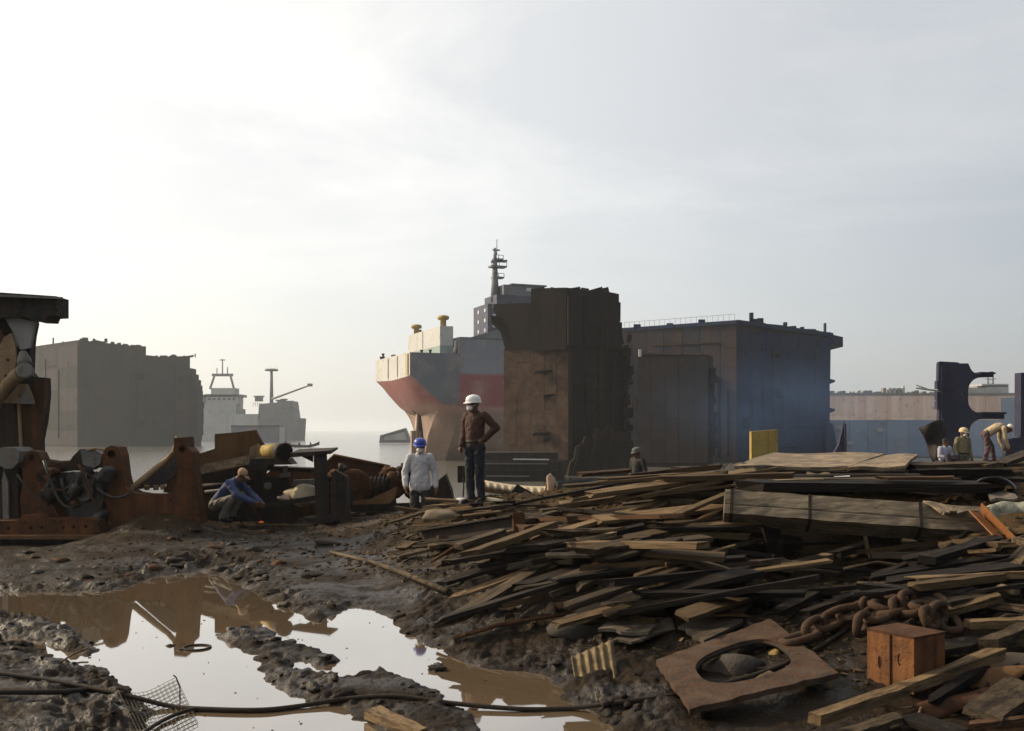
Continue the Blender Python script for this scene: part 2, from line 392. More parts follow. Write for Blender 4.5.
k = NT('pond_water')
n1 = k.noise(k.mapping((1.2, 3, 1)), 1, 3, .5)
k.bump(n1, .05, .01)
k.b.inputs['Base Color'].default_value = (.11, .075, .045, 1)
POOL = k.fin((.13, .092, .056), .02, ior=2.9)
k.b.inputs['Coat Weight'].default_value = 1; k.b.inputs['Coat IOR'].default_value = 1.4; k.b.inputs['Coat Roughness'].default_value = .02
pv = []
mb = MB(); mb.add([(-12, 2.5, 0), (3.2, 2.5, 0), (3.2, 16, 0), (-12, 16, 0)], [(0, 1, 2, 3)])
o = mb.build('puddle', POOL); tag(o, 'wide brown puddle of still water mirroring the pale sky', kind='structure')

k = NT('sea_water')
w1 = k.noise(k.mapping((.16, .5, 1)), 1, 5, .6, .3); w2 = k.noise(k.mapping((.9, 2.2, 1)), 1, 4, .6)
k.bump(k.math('ADD', k.math('MULTIPLY', w1, 1.6), w2), .35, .3)
SEA = k.fin((.13, .12, .10), .10, ior=1.45)
mb = MB(); S = 6000
mb.add([(-S, 45, -2.5), (S, 45, -2.5), (S, S, -2.5), (-S, S, -2.5)], [(0, 1, 2, 3)])
o = mb.build('sea', SEA); tag(o, 'calm silty grey sea running out to a hazy horizon', kind='structure')

# clods of mud along the pond's edge and over the bars
g = np.random.default_rng(5)
ico = bmesh.new(); bmesh.ops.create_icosphere(ico, subdivisions=2, radius=1); iv = np.array([v.co[:] for v in ico.verts]); ifc = np.array([[v.index for v in f.verts] for f in ico.faces]); ico.free()
cxs = g.uniform(-7, 3.5, 60000); cys = 5.2 + 11 * g.random(60000) ** 1.3
s_ = water_sd(cxs, cys); pat = fbm(cxs, cys, .5, 2, 3)
keep = ((s_ > -.01) & (s_ < .3) & (g.random(60000) < .10) & (pat > 0)) | ((s_ >= .3) & (g.random(60000) < .018) & (pat > .1))
keep &= np.abs(cxs) < cys * .6
cxs, cys, s_ = cxs[keep][:3800], cys[keep][:3800], s_[keep][:3800]
czs = land(cxs, cys); n = len(cxs)
rad = np.clip(.010 + g.exponential(.013, n), .008, .065)
sc = g.uniform(.7, 1.5, (n, 1, 3)) * np.array([1.2, 1, .6]); fr = g.uniform(1.5, 4, (n, 1, 3)); ph = g.uniform(0, 6, (n, 1, 3))
dsp = 1 + .22 * (np.sin(iv[None] * fr * 1.6 + ph).sum(-1, keepdims=True)) * .6 + .07 * g.standard_normal((n, len(iv), 1))
ang = g.uniform(0, 6.28, n); ca, sa = np.cos(ang)[:, None], np.sin(ang)[:, None]
P = iv[None] * sc * dsp * rad[:, None, None]
P = np.stack([P[..., 0] * ca - P[..., 1] * sa, P[..., 0] * sa + P[..., 1] * ca, P[..., 2]], -1) + np.stack([cxs, cys, np.maximum(czs, -.005) + rad * -.1], -1)[:, None]
me = bpy.data.meshes.new('mud_clods'); me.from_pydata(P.reshape(-1, 3).tolist(), [], (ifc[None] + (np.arange(n) * len(iv))[:, None, None]).reshape(-1, 3).tolist())
me.polygons.foreach_set('use_smooth', np.ones(len(me.polygons), bool))
me.materials.append(MUD); o = bpy.data.objects.new('mud_clods', me); col.objects.link(o)
tag(o, 'dark wet clods of mud crumbled along the puddle edge', 'mud', kind='stuff')

# ------------------------------------------------------------------ shared materials
W_GREY = wood('grey_wood', (.032, .023, .015), (.090, .065, .040), (.015, .011, .008))
W_TAN = wood('tan_wood', (.085, .055, .029), (.20, .135, .070), (.040, .027, .016))
W_RED = wood('red_wood', (.050, .026, .013), (.115, .058, .026), (.024, .015, .010))
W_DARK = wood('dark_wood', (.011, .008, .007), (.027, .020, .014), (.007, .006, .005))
W_PALE = wood('pale_wood', (.160, .116, .068), (.288, .216, .132), (.088, .064, .040))
W_MUDDY = wood('muddy_wood', (.040, .026, .014), (.085, .056, .029), (.10, .066, .034))
RUST = paint('rust_steel', (.060, .028, .014), (.10, .045, .020), (.028, .017, .012), 3.2, .8, .8, .25, .5, .015)
ORANGE = paint('orange_primer', (.135, .050, .016), (.066, .030, .014), (.020, .014, .010), 3.2, 1.0, .7, .2, .5, .015)
DARK = paint('dark_steel', (.014, .013, .012), (.030, .025, .021), (.055, .030, .016), 3.0, .6, .65, .25, .5, .012)
BROWN = paint('brown_plate', (.096, .050, .022), (.124, .068, .031), (.050, .028, .015), 1.4, .5, .75)
GREYST = paint('grey_steel', (.12, .115, .105), (.17, .16, .14), (.11, .07, .04), 1.8, .4, .6)
YELLOW = paint('yellow_paint', (.36, .255, .065), (.28, .20, .06), (.10, .06, .03), 2.0, .5, .6)
BLACK = flat('bore_shade_black', (.010, .009, .008), .9)

# ------------------------------------------------------------------ ships and cut hull sections on the water
_unit = {}
def unit_box(mat):
    if mat.name not in _unit:
        mb = MB(); mb.box((0, 0, 0), (1, 1, 1)); me = bpy.data.meshes.new('plate')
        me.from_pydata([tuple(p) for p in mb.v], [], mb.f); me.materials.append(mat); _unit[mat.name] = me
    return _unit[mat.name]
def slab(parent, name, c, ex, ey, ez, mat):
    """flat piece: centre c, full edge vectors ex, ey, ez"""
    o = bpy.data.objects.new(name, unit_box(mat)); col.objects.link(o); o.parent = parent
    M = Matrix.Identity(4)
    for j, e in enumerate((ex, ey, ez)):
        for i in range(3): M[i][j] = e[i]
    p = V(c) - org(parent)
    for i in range(3): M[i][3] = p[i]
    o.matrix_basis = M; ORG[o.name] = org(parent); return o
def face_plates(root, A, B, z0, z1, nu, nv, mats, th=.14, gap=.05, jit=.05, name='plate', skip=(), lean=0):
    A = V((A[0], A[1], 0)); B = V((B[0], B[1], 0)); d = B - A; n_ = V((d.y, -d.x, 0)).normalized(); Lw = d.length; d.normalize()
    wu = [1 + rnd.uniform(-.2, .2) for _ in range(nu)]; su = sum(wu); u = 0
    for i in range(nu):
        du = Lw * wu[i] / su; z = z0
        wv = [1 + rnd.uniform(-.22, .22) for _ in range(nv)]; sv = sum(wv)
        for j in range(nv):
            dz = (z1 - z0) * wv[j] / sv
            if (i, j) not in skip:
                tilt = rnd.uniform(-jit, jit) * .25
                slab(root, name, A + d * (u + du / 2) + V((0, 0, z + dz / 2)) + n_ * (th / 2 + .01 + rnd.uniform(0, jit)), d * (du - gap), n_ * th, V((0, 0, dz - gap)) + n_ * tilt, mats[rnd.randrange(len(mats))])
            z += dz
        u += du
def block(mb, foot, z0, z1):   # foot ccw list of (x,y); z1 float or list
    n = len(foot); zt = z1 if isinstance(z1, (list, tuple)) else [z1] * n
    vs = [(x, y, z0) for x, y in foot] + [(x, y, zt[i]) for i, (x, y) in enumerate(foot)]
    mb.add(vs, [tuple(range(n))[::-1], tuple(range(n, 2 * n))] + [(i, (i + 1) % n, n + (i + 1) % n, n + i) for i in range(n)]); return mb
def xy(px, D): return ((px - CX) / F * D, D)
def zof(py, D): return HC - (py - HY) / F * D

H_LEFT = paint('weathered_grey_hull', (.018, .020, .023), (.028, .029, .031), (.048, .032, .021), .3, .7, .8, .15)
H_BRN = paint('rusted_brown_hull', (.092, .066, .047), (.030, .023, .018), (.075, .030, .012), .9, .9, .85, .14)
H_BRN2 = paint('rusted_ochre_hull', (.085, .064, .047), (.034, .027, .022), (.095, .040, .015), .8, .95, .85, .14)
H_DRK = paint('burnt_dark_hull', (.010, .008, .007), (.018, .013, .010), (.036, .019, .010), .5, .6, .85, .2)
H_SLATE = paint('slate_hull', (.030, .031, .042), (.044, .042, .050), (.078, .046, .030), .3, .85, .8, .15)
H_BLUE = paint('smoke_blue_hull', (.014, .028, .070), (.024, .044, .094), (.040, .034, .038), .3, .8, .75, .15)  # dark blue paint, with the smoke's blue put into its colour
H_PINK = paint('haze_pale_pink_hull', (.62, .45, .37), (.68, .55, .45), (.45, .26, .19), .12, .55, .8, .2)  # paled so the colour itself carries the distance haze
H_LBLUE = paint('pale_blue_hull', (.20, .26, .36), (.27, .32, .39), (.30, .27, .27), .08, .2, .7, .15)
WHITEP = paint('white_ship_paint', (.52, .52, .50), (.46, .46, .44), (.34, .26, .18), .3, .3, .5, .1)
FARGREY = paint('far_ship_grey', (.16, .165, .165), (.20, .20, .195), (.17, .14, .11), .15, .3, .6, .1)
FARWHITE = paint('far_ship_white', (.40, .41, .39), (.34, .35, .34), (.25, .19, .14), .2, .35, .6, .1)
NAVY = paint('navy_house_paint', (.075, .085, .12), (.095, .10, .135), (.10, .07, .05), .3, .2, .5, .1)
SHIPGREY = paint('grey_ship_paint', (.15, .165, .185), (.18, .19, .205), (.16, .11, .08), .3, .3, .55, .1)
GLASS = flat('pale_window_glass', (.55, .57, .60), .15, .05)  # plain pale grey panes without any glow

# --- left dark hulk
t = thing('ship_hull_section', 'long dark grey hulk with stepped deck behind the orange engine bed', 'ship wreck', at(110, 446, 278))
a0, a1, a2 = xy(30, 292), xy(78, 272), xy(190, 284); a3 = (a0[0] + a2[0] - a1[0], a0[1] + a2[1] - a1[1] + 20)
a0_, a1_, a2_ = a0, a1, a2; step = xy(146, 279.3); stepb = (step[0] + a0[0] - a1[0], step[1] + 40)
mb = MB(); block(mb, [a0, a1, step, stepb], -3.2, [zof(347, 292), zof(340, 272), zof(347, 279), zof(347, 290)]); mb.build('hull', H_LEFT, t)
mb = MB(); block(mb, [step, a2, a3, stepb], -3.2, [zof(357, 279), zof(356, 284), zof(356, 290), zof(357, 300)]); mb.build('hull', H_LEFT, t)
face_plates(t, a1, step, -2.4, zof(345, 275), 4, 5, [H_LEFT], .16, .03, .02)
face_plates(t, step, a2, -2.4, zof(358, 282), 3, 5, [H_LEFT], .16, .03, .02)
face_plates(t, a0, a1, -2.4, zof(348, 282), 3, 5, [H_LEFT, H_SLATE], .16, .03, .02)
mb = MB()
for i in range(14):    # torn edge
    py = 368 + i * 5.6; p = at(190, py, 284); e = [0, 3, 5, 6, 7, 6.5, 7.5, 7, 7.5, 7, 7, 7, 6, 5][i] + rnd.uniform(-.7, .4); q = at(190 + e, py, 286)
    mb.hexa([p + V((-.5, 0, -1.7)), V((q.x, q.y, p.z - 1.7)), V((q.x, q.y + 6, p.z - 1.7)), p + V((-.5, 6, -1.7)), p + V((-.5, 0, .1)), V((q.x, q.y, p.z + .1)), V((q.x, q.y + 6, p.z + .1)), p + V((-.5, 6, .1))])
mb.build('torn_edge', H_LEFT, t)
for px, py, hh, ww, D in ((50, 344, 7, .3, 284), (82, 340, 3, 5, 274), (91, 341, 3, 1.5, 275), (103, 342, 4, 2, 276), (171, 357, 3, 3, 283), (182, 357, 2, 1, 284), (193, 357, 4, .25, 285), (60, 343, 2, 1, 281)):
    p = at(px, py, D); mb = MB(); mb.box(p + V((0, 2, hh * .28 / 2)), (ww * .28, .8, hh * .28)); mb.build('deck_fitting', H_LEFT, t)

# --- small white ship far out, with mast and boom
D = 450
t = thing('cargo_ship', 'small pale ship far out with framed mast and slanting crane boom', 'ship', at(245, 440, D))
mb = MB(); n_ = 12
def hullsec(mb, px0, px1, ytop, D, depth, flare=0.0):
    a = at(px0, ytop, D); b = at(px1, ytop, D); zb = -3
    mb.hexa([V((a.x + flare, D, zb)), V((b.x - flare, D, zb)), V((b.x - flare, D + depth, zb)), V((a.x + flare, D + depth, zb)), a, b, V((b.x, D + depth, b.z)), V((a.x, D + depth, a.z))])
hullsec(mb, 196, 260, 414, D, 16); mb.build('hull', FARWHITE, t)
mb = MB(); hullsec(mb, 258, 298, 418, D - 2, 18, .6); mb.build('forecastle', FARGREY, t)
mb = MB(); a = at(258, 418, D); b = at(294, 418, D); c_ = at(292, 401, D); d_ = at(259, 404, D)
mb.hexa([a, b, b + V((0, 14, 0)), a + V((0, 14, 0)), d_, c_, c_ + V((0, 13, 0)), d_ + V((0, 13, 0))]); mb.build('forecastle_bulwark', FARGREY, t)
for x0, x1, y0, y1, dp, mt_ in ((198, 236, 414, 404, 12, FARWHITE), (205, 238, 404, 394, 9, FARWHITE), (203, 241, 397, 394.5, 10, FARGREY), (211, 235, 394, 388, 7, FARWHITE), (196, 206, 404, 396, 8, FARGREY), (236, 242, 414, 409, 6, FARGREY)):
    mb = MB(); p = at(x0, y0, D + 2); q = at(x1, y1, D + 2); mb.box(((p.x + q.x) / 2, D + 2 + dp / 2, (p.z + q.z) / 2), (q.x - p.x, dp, q.z - p.z)); mb.build('deckhouse', mt_, t)
for i in range(6):
    mb = MB(); p = at(209 + i * 5, 399, D + 1.9); mb.box(p, (1.2, .2, 1.0)); mb.build('window', NAVY, t)
mb = MB()
for x0, x1 in ((210, 215), (234, 230)): mb.tube([at(x0, 389, D + 5), at(x1, 374, D + 6)], .55, 6)
mb.box(at(222.5, 375, D + 6), (9.5, 1, 1.2)); mb.tube([at(222.5, 376, D + 6), at(222.5, 359, D + 6)], .3, 6); mb.box(at(222.5, 360, D + 6), (2.6, .4, .4))
mb.tube([at(217, 374, D + 6), at(217, 368, D + 6)], .25, 6); mb.tube([at(227.5, 374, D + 6), at(227.5, 367, D + 6)], .25, 6)
mb.build('mast_frame', FARGREY, t)
mb = MB(); mb.tube([at(271.5, 404, D + 6), at(271.5, 369, D + 6)], [.9, .6], 8); mb.lathe([(3, 0), (3.2, .6), (2.2, .9)], at(271.5, 371, D + 6), 10)
for i in range(7): mb.box(at(266 + i * 1.9, 368.6, D + 6), (.15, .15, .8))
mb.build('signal_mast', FARGREY, t)
mb = MB(); mb.tube([at(272, 399, D + 3), at(308, 386, D - 6)], [.55, .3], 6); mb.box(at(310, 385, D - 6), (2.2, .8, 1.3)); mb.build('crane_boom', FARGREY, t)
for px, py, ww, hh in ((257, 398, 1.6, 2.2), (261, 398, 1.6, 2.2), (280, 402, 2.2, 2.4), (284, 401, 1.8, 2.6), (288, 403, 3, 1.6), (291, 405, 2, 2)):
    mb = MB(); mb.box(at(px, py + 1, D + 5), (ww, 1.5, hh)); mb.box(at(px, py - 1.6, D + 5), (ww * 1.7, 1.6, .6)); mb.build('winch', FARGREY, t)
mb = MB()
for x0, y0, x1, y1 in ((253, 403, 262, 403), (288, 403, 296, 410)):
    a = at(x0, y0, D - 1); b = at(x1, y1, D - 1); mb.bar(a, b, .15, .15)
    for i in range(5): p = a.lerp(b, i / 4); mb.box(p - V((0, 0, .8)), (.15, .15, 1.8))
mb.build('railing', FARGREY, t)
# --- barge in front of it
D = 372
t = thing('barge', 'low slate grey barge with pale end post moored before the small ship', 'barge', at(256, 442, D))
mb = MB(); hullsec(mb, 231, 280, 426, D, 12, .3); mb.build('hull', SHIPGREY, t)
mb = MB(); hullsec(mb, 279.5, 283.5, 427, D - 1, 3); mb.build('end_post', FARWHITE, t)
mb = MB(); p = at(231, 426, D); q = at(280, 426, D); mb.bar(p + V((0, -.2, 0)), q + V((0, -.2, 0)), .5, .4); mb.build('fender_rail', H_SLATE, t)

# --- canoe with three rowers
D = 262
t = thing('rowing_boat', 'slender wooden rowing boat with upturned ends on the open water', 'boat', at(302, 447, D))
mb = MB(); vs = []; fs = []; ns_ = 12
for i in range(ns_ + 1):
    u = i / ns_ * 2 - 1; p = at(302 + u * 17.5, 447, D); zz_ = -2.62 + .75 * abs(u) ** 2.5; hw = .75 * (1 - abs(u) ** 2.2) + .03; top = -1.95 + 1.0 * abs(u) ** 3
    vs += [(p.x, D - hw, top), (p.x, D - hw * .6, zz_), (p.x, D + hw * .6, zz_), (p.x, D + hw, top)]
for i in range(ns_):
    for j in range(3): fs.append((i * 4 + j, i * 4 + j + 1, i * 4 + 5 + j, i * 4 + 4 + j))
fs += [(0, 1, 2, 3), tuple(ns_ * 4 + j for j in (3, 2, 1, 0))]
mb.add(vs, fs); mb.build('hull', W_DARK, t)
mb = MB()
for px in (294, 302, 311): mb.box(at(px, 445.6, D), (.35, 1.0, .06))
mb.build('thwart', W_GREY, t)
def rower(px, label):
    p = at(px, 445.4, D); mb = MB()
    mb.tube([p + V((0, 0, 0)), p + V((0, 0, .25)), p + V((0, 0, .55)), p + V((0, 0, .66)), p + V((0, 0, .72)), p + V((0, 0, .85)), p + V((0, 0, .97))], [.22, .2, .24, .12, .08, .12, .05], 8)
    mb.tube([p + V((.02, -.24, .55)), p + V((.1, -.3, .3)), p + V((.35, -.2, .25))], [.07, .06, .05], 6); mb.tube([p + V((.02, .24, .55)), p + V((.1, .3, .3)), p + V((.35, .2, .25))], [.07, .06, .05], 6)
    mb.tube([p + V((0, -.1, .08)), p + V((.4, -.12, .2)), p + V((.6, -.12, -.1))], [.1, .09, .07], 6); mb.tube([p + V((0, .1, .08)), p + V((.4, .12, .2)), p + V((.6, .12, -.1))], [.1, .09, .07], 6)
    o = mb.build('person', H_DRK, origin=p); tag(o, label, 'person', 'rowers in the distant boat')
rower(289.5, 'tiny dark rower seated at the bow end of the distant rowing boat')
rower(299, 'tiny dark upright rower amidships in the distant rowing boat')
rower(310.5, 'tiny dark rower at the far stern of the distant rowing boat')

# --- grey wreck floating left of the red ship
D = 335
t = thing('floating_wreck', 'small grey wedge shaped wreck afloat left of the red stern', 'wreck', at(396, 443, D))
mb = MB(); pxplate(mb, [(380, 443), (381, 436), (386, 434), (406, 428.5), (412, 443)], D, 5); mb.build('hull', FARGREY, t)
mb = MB(); pxplate(mb, [(384, 440), (384, 437), (404, 432), (407, 440)], D - 2.6, .2); mb.build('side_panel', FARWHITE, t)
mb = MB(); mb.bar(at(380, 436, D - 2.7), at(406, 428.3, D - 2.7), .3, .35); mb.build('gunwale', SHIPGREY, t)

# --- red ship, stern towards us
th = R(22); uvec = V((math.cos(th), math.sin(th), 0)); B2 = 9.6
base = at(410, 430, 140); base.z = 0
cl = base + V((-math.sin(th), math.cos(th), 0)) * B2
t = thing('tanker_ship', 'beached ship with red and grey hull, white counter stern and tall mast', 'ship', (cl.x, cl.y, 0), rz=th); t.scale = (1, 9.6 / 7.6, 1)
# stations: s, deck z, [(b,z)...] knuckle to keel
ST = [(0, 12.9, [(7.6, 9.7), (6, 9.55), (4, 9.45), (2, 9.4), (0, 9.35)]),
      (.7, 12.9, [(7.6, 9.25), (6.1, 8.5), (4.1, 8.2), (2.1, 8.05), (0, 8.0)]),
      (1.5, 12.9, [(7.6, 8.6), (6.2, 7.5), (4.2, 7.0), (2.2, 6.8), (0, 6.7)]),
      (3, 12.9, [(7.6, 7.2), (6.4, 6.0), (4.8, 5.4), (2.6, 5.1), (0, 5.0)]),
      (4.2, 12.9, [(7.6, 6.2), (6.6, 5.1), (5.0, 4.6), (2.8, 4.3), (.8, 4.1)]),
      (4.5, 12.9, [(7.6, 6.05), (6.6, 4.8), (4.9, 3.9), (2.6, 2.6), (.9, 1.6)]),
      (4.6, 12.9, [(7.6, 6.0), (6.6, 4.7), (4.9, 3.6), (2.6, 1.2), (.9, -3.2)]),
      (6, 12.9, [(7.6, 5.5), (6.8, 4.0), (5.2, 2.2), (3.2, .2), (1.6, -3.2)]),
      (7.2, 12.9, [(7.6, 5.4), (6.9, 3.4), (5.6, 1.2), (3.9, -.8), (2.2, -3.2)]),
      (7.4, 15.3, [(7.6, 5.4), (6.9, 3.4), (5.6, 1.2), (3.9, -.8), (2.2, -3.2)]),
      (10, 15.3, [(7.7, 5.3), (7.2, 2.8), (6.2, .5), (4.9, -1.2), (3.2, -3.2)]),
      (14, 15.5, [(7.8, 5.2), (7.5, 2.3), (6.9, -.2), (6.0, -2.0), (4.4, -3.2)]),
      (20, 15.5, [(8, 5), (7.9, 2), (7.6, -.6), (7, -2.4), (5, -3.2)]),
      (45, 15.5, [(8, 5), (8, 2), (7.9, -.6), (7.6, -2.4), (6, -3.2)])]
def loft(mb, sgn):
    rowsv = []
    for s_, dz, pts in ST: rowsv.append([V((s_, sgn * pts[0][0], dz)), V((s_, sgn * pts[0][0], (dz + pts[0][1]) / 2))] + [V((s_, sgn * b, z)) for b, z in pts])
    m = len(rowsv[0]); vs = [p for r in rowsv for p in r]; fs = []
    for i in range(len(rowsv) - 1):
        for j in range(m - 1): fs.append((i * m + j, i * m + j + 1, (i + 1) * m + j + 1, (i + 1) * m + j))
    mb.add(vs, fs, 0, True)
k = NT('ship_hull_paint'); s3 = k.n('ShaderNodeSeparateXYZ'); k.l(k.obj, s3.inputs[0])
zn = k.math('ADD', s3.outputs[2], k.math('MULTIPLY', k.math('SUBTRACT', k.noise(k.mapping((.6, .6, .3)), 1, 5, .6), .5), .5))
red = (.27, .075, .082); pinkc = (.36, .20, .165); sand = (.25, .165, .12); grey1 = (.13, .145, .165)
aft = k.ramp(k.mrange(zn, -3, 13, 0, 1), [(0, (.24, .17, .12)), (.2, sand), (.45, sand), (.51, pinkc), (.58, (.30, .115, .105)), (.7, (.28, .10, .095))])
aftg = k.mix(k.mrange(s3.outputs[1], -7.58, -7.45, 1, 0), aft, grey1)
aftg = k.mix(k.mrange(zn, 5.3, 5.8, 0, 1), aft, aftg)
fore = k.ramp(k.mrange(zn, -3, 13, 0, 1), [(0, (.18, .13, .10)), (.2, (.24, .17, .12)), (.46, sand), (.50, pinkc), (.54, red), (.80, red), (.83, (.22, .24, .27)), (1, (.19, .21, .24))])
fm = k.mrange(s3.outputs[0], 7.0, 7.6, 0, 1)
cc = k.mix(fm, aftg, fore)
stv = k.noise(k.mapping((1.6, 1.6, .12)), 1, 5, .6); cc = k.mix(k.mrange(stv, .52, .75, 0, .55), cc, (.20, .12, .08))
cc = k.mix(k.mrange(k.noise(k.mapping((.35, .35, .35)), 1, 5, .6), .5, .75, 0, .35), cc, (.5, .40, .34))
k.bump(k.noise(k.mapping((.9, .9, .9)), 1, 3, .5), .15, .05)
HULLP = k.fin(cc, .55)
mb = MB(); loft(mb, -1); loft(mb, 1)
mb.build('hull', HULLP, t, local=True).data.set_sharp_from_angle(angle=R(28))
mb = MB(); mb.add([(-.02, -7.6, 9.7), (-.02, -6, 9.55), (-.02, 0, 9.35), (-.02, 6, 9.55), (-.02, 7.6, 9.7), (-.02, 7.6, 12.95), (-.02, -7.6, 12.95)], [(0, 1, 2, 3, 4, 5, 6)])
mb.box((.2, 0, 12.7), (.4, 15.1, .3)); tr = mb.build('transom', WHITEP, t, local=True)
for y_, mt_ in ((-6.9, YELLOW), (-2.5, WHITEP), (1.6, WHITEP)):
    mb = MB(); mb.box((-.08, y_, 11.25), (.1, .5 if mt_ is YELLOW else .16, 3.0)); mb.build('stiffener', mt_, tr, local=True)
mb = MB(); mb.add([(0, -7.5, 12.8), (7.3, -7.5, 12.8), (7.3, 7.5, 12.8), (0, 7.5, 12.8)], [(0, 1, 2, 3)]); mb.add([(7.3, -7.7, 15.25), (45, -7.8, 15.25), (45, 7.8, 15.25), (7.3, 7.7, 15.25)], [(0, 1, 2, 3)]); mb.build('deck', SHIPGREY, t, local=True)
mb = MB(); mb.tube([(3.8, 0, -2.5), (3.8, 0, 1.0), (4.0, 0, 4.4)], [.35, .35, .3], 8); mb.box((3.7, 0, -.3), (1.5, .5, 4.4)); mb.build('rudder', HULLP, t, local=True)
mb = MB(); mb.add([(7.3, -7.6, 12.9), (7.3, 7.6, 12.9), (7.3, 7.6, 15.3), (7.3, -7.6, 15.3)], [(0, 1, 2, 3)]); mb.build('break_bulkhead', SHIPGREY, t, local=True)
# deckhouse
mb = MB(); mb.box((6.1, .6, 15.6), (2.0, 13.0, 2.8)); h = mb.build('deckhouse', WHITEP, t, local=True)
mb = MB(); mb.box((6.1, .6, 13.5), (2.04, 13.04, 1.4)); mb.build('plinth', paint('grey_green_paint', (.22, .28, .27), (.26, .31, .29), (.2, .15, .1), .4, .2, .5), h, local=True)
mb = MB(); mb.box((5.07, .8, 15.6), (.06, .12, 2.7)); mb.build('seam', SHIPGREY, h, local=True)
for y_ in (5.9, -4.9):
    mb = MB(); mb.lathe([(.42, 16.9), (.42, 18.0), (.75, 18.05), (.85, 18.25), (.8, 18.5), (.5, 18.65)], (6.0, y_, 0), 12); mb.build('ventilator', YELLOW, t, local=True)
mb = MB(); mb.box((5.6, 3.2, 17.2), (.35, .35, .6)); mb.build('vent_pipe', DARK, t, local=True)
for x_, y_, hh in ((.5, 6.6, .5), (.5, 5.6, .9), (.4, 5.1, .4), (.6, 1.5, .3), (.6, .8, .3), (2, -6.8, .35), (3.2, -7, .4)):
    mb = MB(); mb.lathe([(.22, 0), (.16, .2), (.16, hh), (.26, hh + .05), (.24, hh + .2)], (x_, y_, 12.8), 8); mb.build('mooring_bollard', DARK, t, local=True)
mb = MB(); mb.box((7.0, -6.9, 14.2), (.2, .3, 1.2)); mb.box((7.0, -6.6, 13.5), (.3, .5, .7)); mb.build('locker', WHITEP, t, local=True)
# accommodation block
mb = MB(); mb.box((17, -4.4, 17.7), (10, 4.8, 5.4)); hb = mb.build('accommodation', NAVY, t, local=True)
mb = MB(); mb.box((18, -4.6, 21.1), (9, 4.0, 1.5)); mb.build('upper_house', NAVY, hb, local=True)
mb = MB(); mb.box((17.2, -4.6, 22.6), (5.2, 4.0, 1.5)); mb.build('bridge', SHIPGREY, hb, local=True)
mb = MB(); mb.box((18.6, -4.6, 23.45), (5.6, 4.4, .2)); mb.build('bridge_roof', SHIPGREY, hb, local=True)
for i in range(2):
    for j in range(3):
        mb = MB(); mb.box((11.97, -6.0 + i * 2.2, 16.6 + j * 1.45), (.1, .42, .5)); mb.build('window', GLASS, hb, local=True)
        mb = MB(); mb.box((13 + i * 1.6, -6.83, 17.2 + j * 1.45), (.5, .1, .5)); mb.build('window', GLASS, hb, local=True)
mb = MB(); mb.bar((18.2, -6.63, 22.8), (19.6, -6.63, 22.8), .06, .5); mb.build('bridge_window', GLASS, hb, local=True)
MX = 14.0; mb = MB(); mb.tube([(MX, -5, 21.0), (MX, -5, 24), (MX, -5, 26.5), (MX, -5, 29.0)], [.7, .5, .36, .16], 8)
for z_, ww in ((24.6, 1.7), (26.2, 2.4), (27.3, 1.5)):
    mb.box((MX + .4, -5, z_), (ww, ww * .5, .25)); mb.bar((MX + .4 - ww / 2, -5 - ww * .25, z_ + .6), (MX + .4 + ww / 2, -5 - ww * .25, z_ + .6), .07, .07)
    for e in (-1, 0, 1): mb.box((MX + .4 + e * ww / 2, -5 - ww * .25, z_ + .3), (.07, .07, .6))
mb.bar((MX - .6, -5, 26.9), (MX + 1.9, -5, 27.2), .3, .3); mb.tube([(MX + .3, -5, 28), (MX + .3, -5, 30.3)], .06, 5); mb.box((MX + .2, -5, 28.7), (1.1, .2, .2)); mb.build('radar_mast', SHIPGREY, t, local=True)
# grey shell plating step forward of the stern
mb = MB(); mb.hexa([V((9.0, -7.82, 15.2)), V((16, -7.95, 15.2)), V((16, -7.6, 15.2)), V((9.0, -7.5, 15.2)), V((9.0, -7.82, 15.3)), V((16, -7.95, 17.4)), V((16, -7.6, 17.4)), V((9.0, -7.5, 15.3))]); mb.build('bulwark', SHIPGREY, t, local=True)

# --- tall cut block in the middle
t = thing('ship_hull_block', 'tall upright block of rusted hull plating with burnt overhanging top', 'ship wreck', at(565, 475, 100))
A, C, Bq = V(xy(504.5, 104)), V(xy(570, 100)), V(xy(626, 106)); Dq = A + Bq - C
zt = zof(345, 100)
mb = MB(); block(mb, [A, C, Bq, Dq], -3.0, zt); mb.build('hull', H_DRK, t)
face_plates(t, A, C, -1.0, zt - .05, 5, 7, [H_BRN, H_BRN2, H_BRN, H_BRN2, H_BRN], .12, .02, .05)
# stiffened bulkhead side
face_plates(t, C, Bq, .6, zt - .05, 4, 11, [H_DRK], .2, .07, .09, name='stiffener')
mb = MB(); mb.bar(V((C.x, C.y - .2, -2.5)), V((C.x, C.y - .2, zt)), .4, .4, (1, 0, 0)); mb.build('corner_post', H_DRK, t)
for px, py in ((543, 374), (549, 398), (541, 436), (552, 441)):   # torn flaps of plate
    p = at(px, py, 101.2); mb = MB(); q = rnd.uniform(.5, 1.3)
    mb.hexa([p + V((-q, 0, 0)), p + V((q, -.3, .15)), p + V((q * .8, .25, .2)), p + V((-q, .3, 0)), p + V((-q * .7, -.1, .35)), p + V((q * .9, -.55, .4)), p + V((q, .2, .5)), p + V((-q, .3, .3))]); mb.build('torn_flap', H_DRK, t)
n1 = V((C.y - A.y, A.x - C.x)).normalized(); n2 = V((Bq.y - C.y, C.x - Bq.x)).normalized()
Ao = A + n1 * .5 - (C - A).normalized() * .9; Co = C + n1 * .5 + n2 * .35
mb = MB(); f4 = [tuple(Ao), tuple(Co), tuple(Bq + n2 * .3), tuple(Dq)]
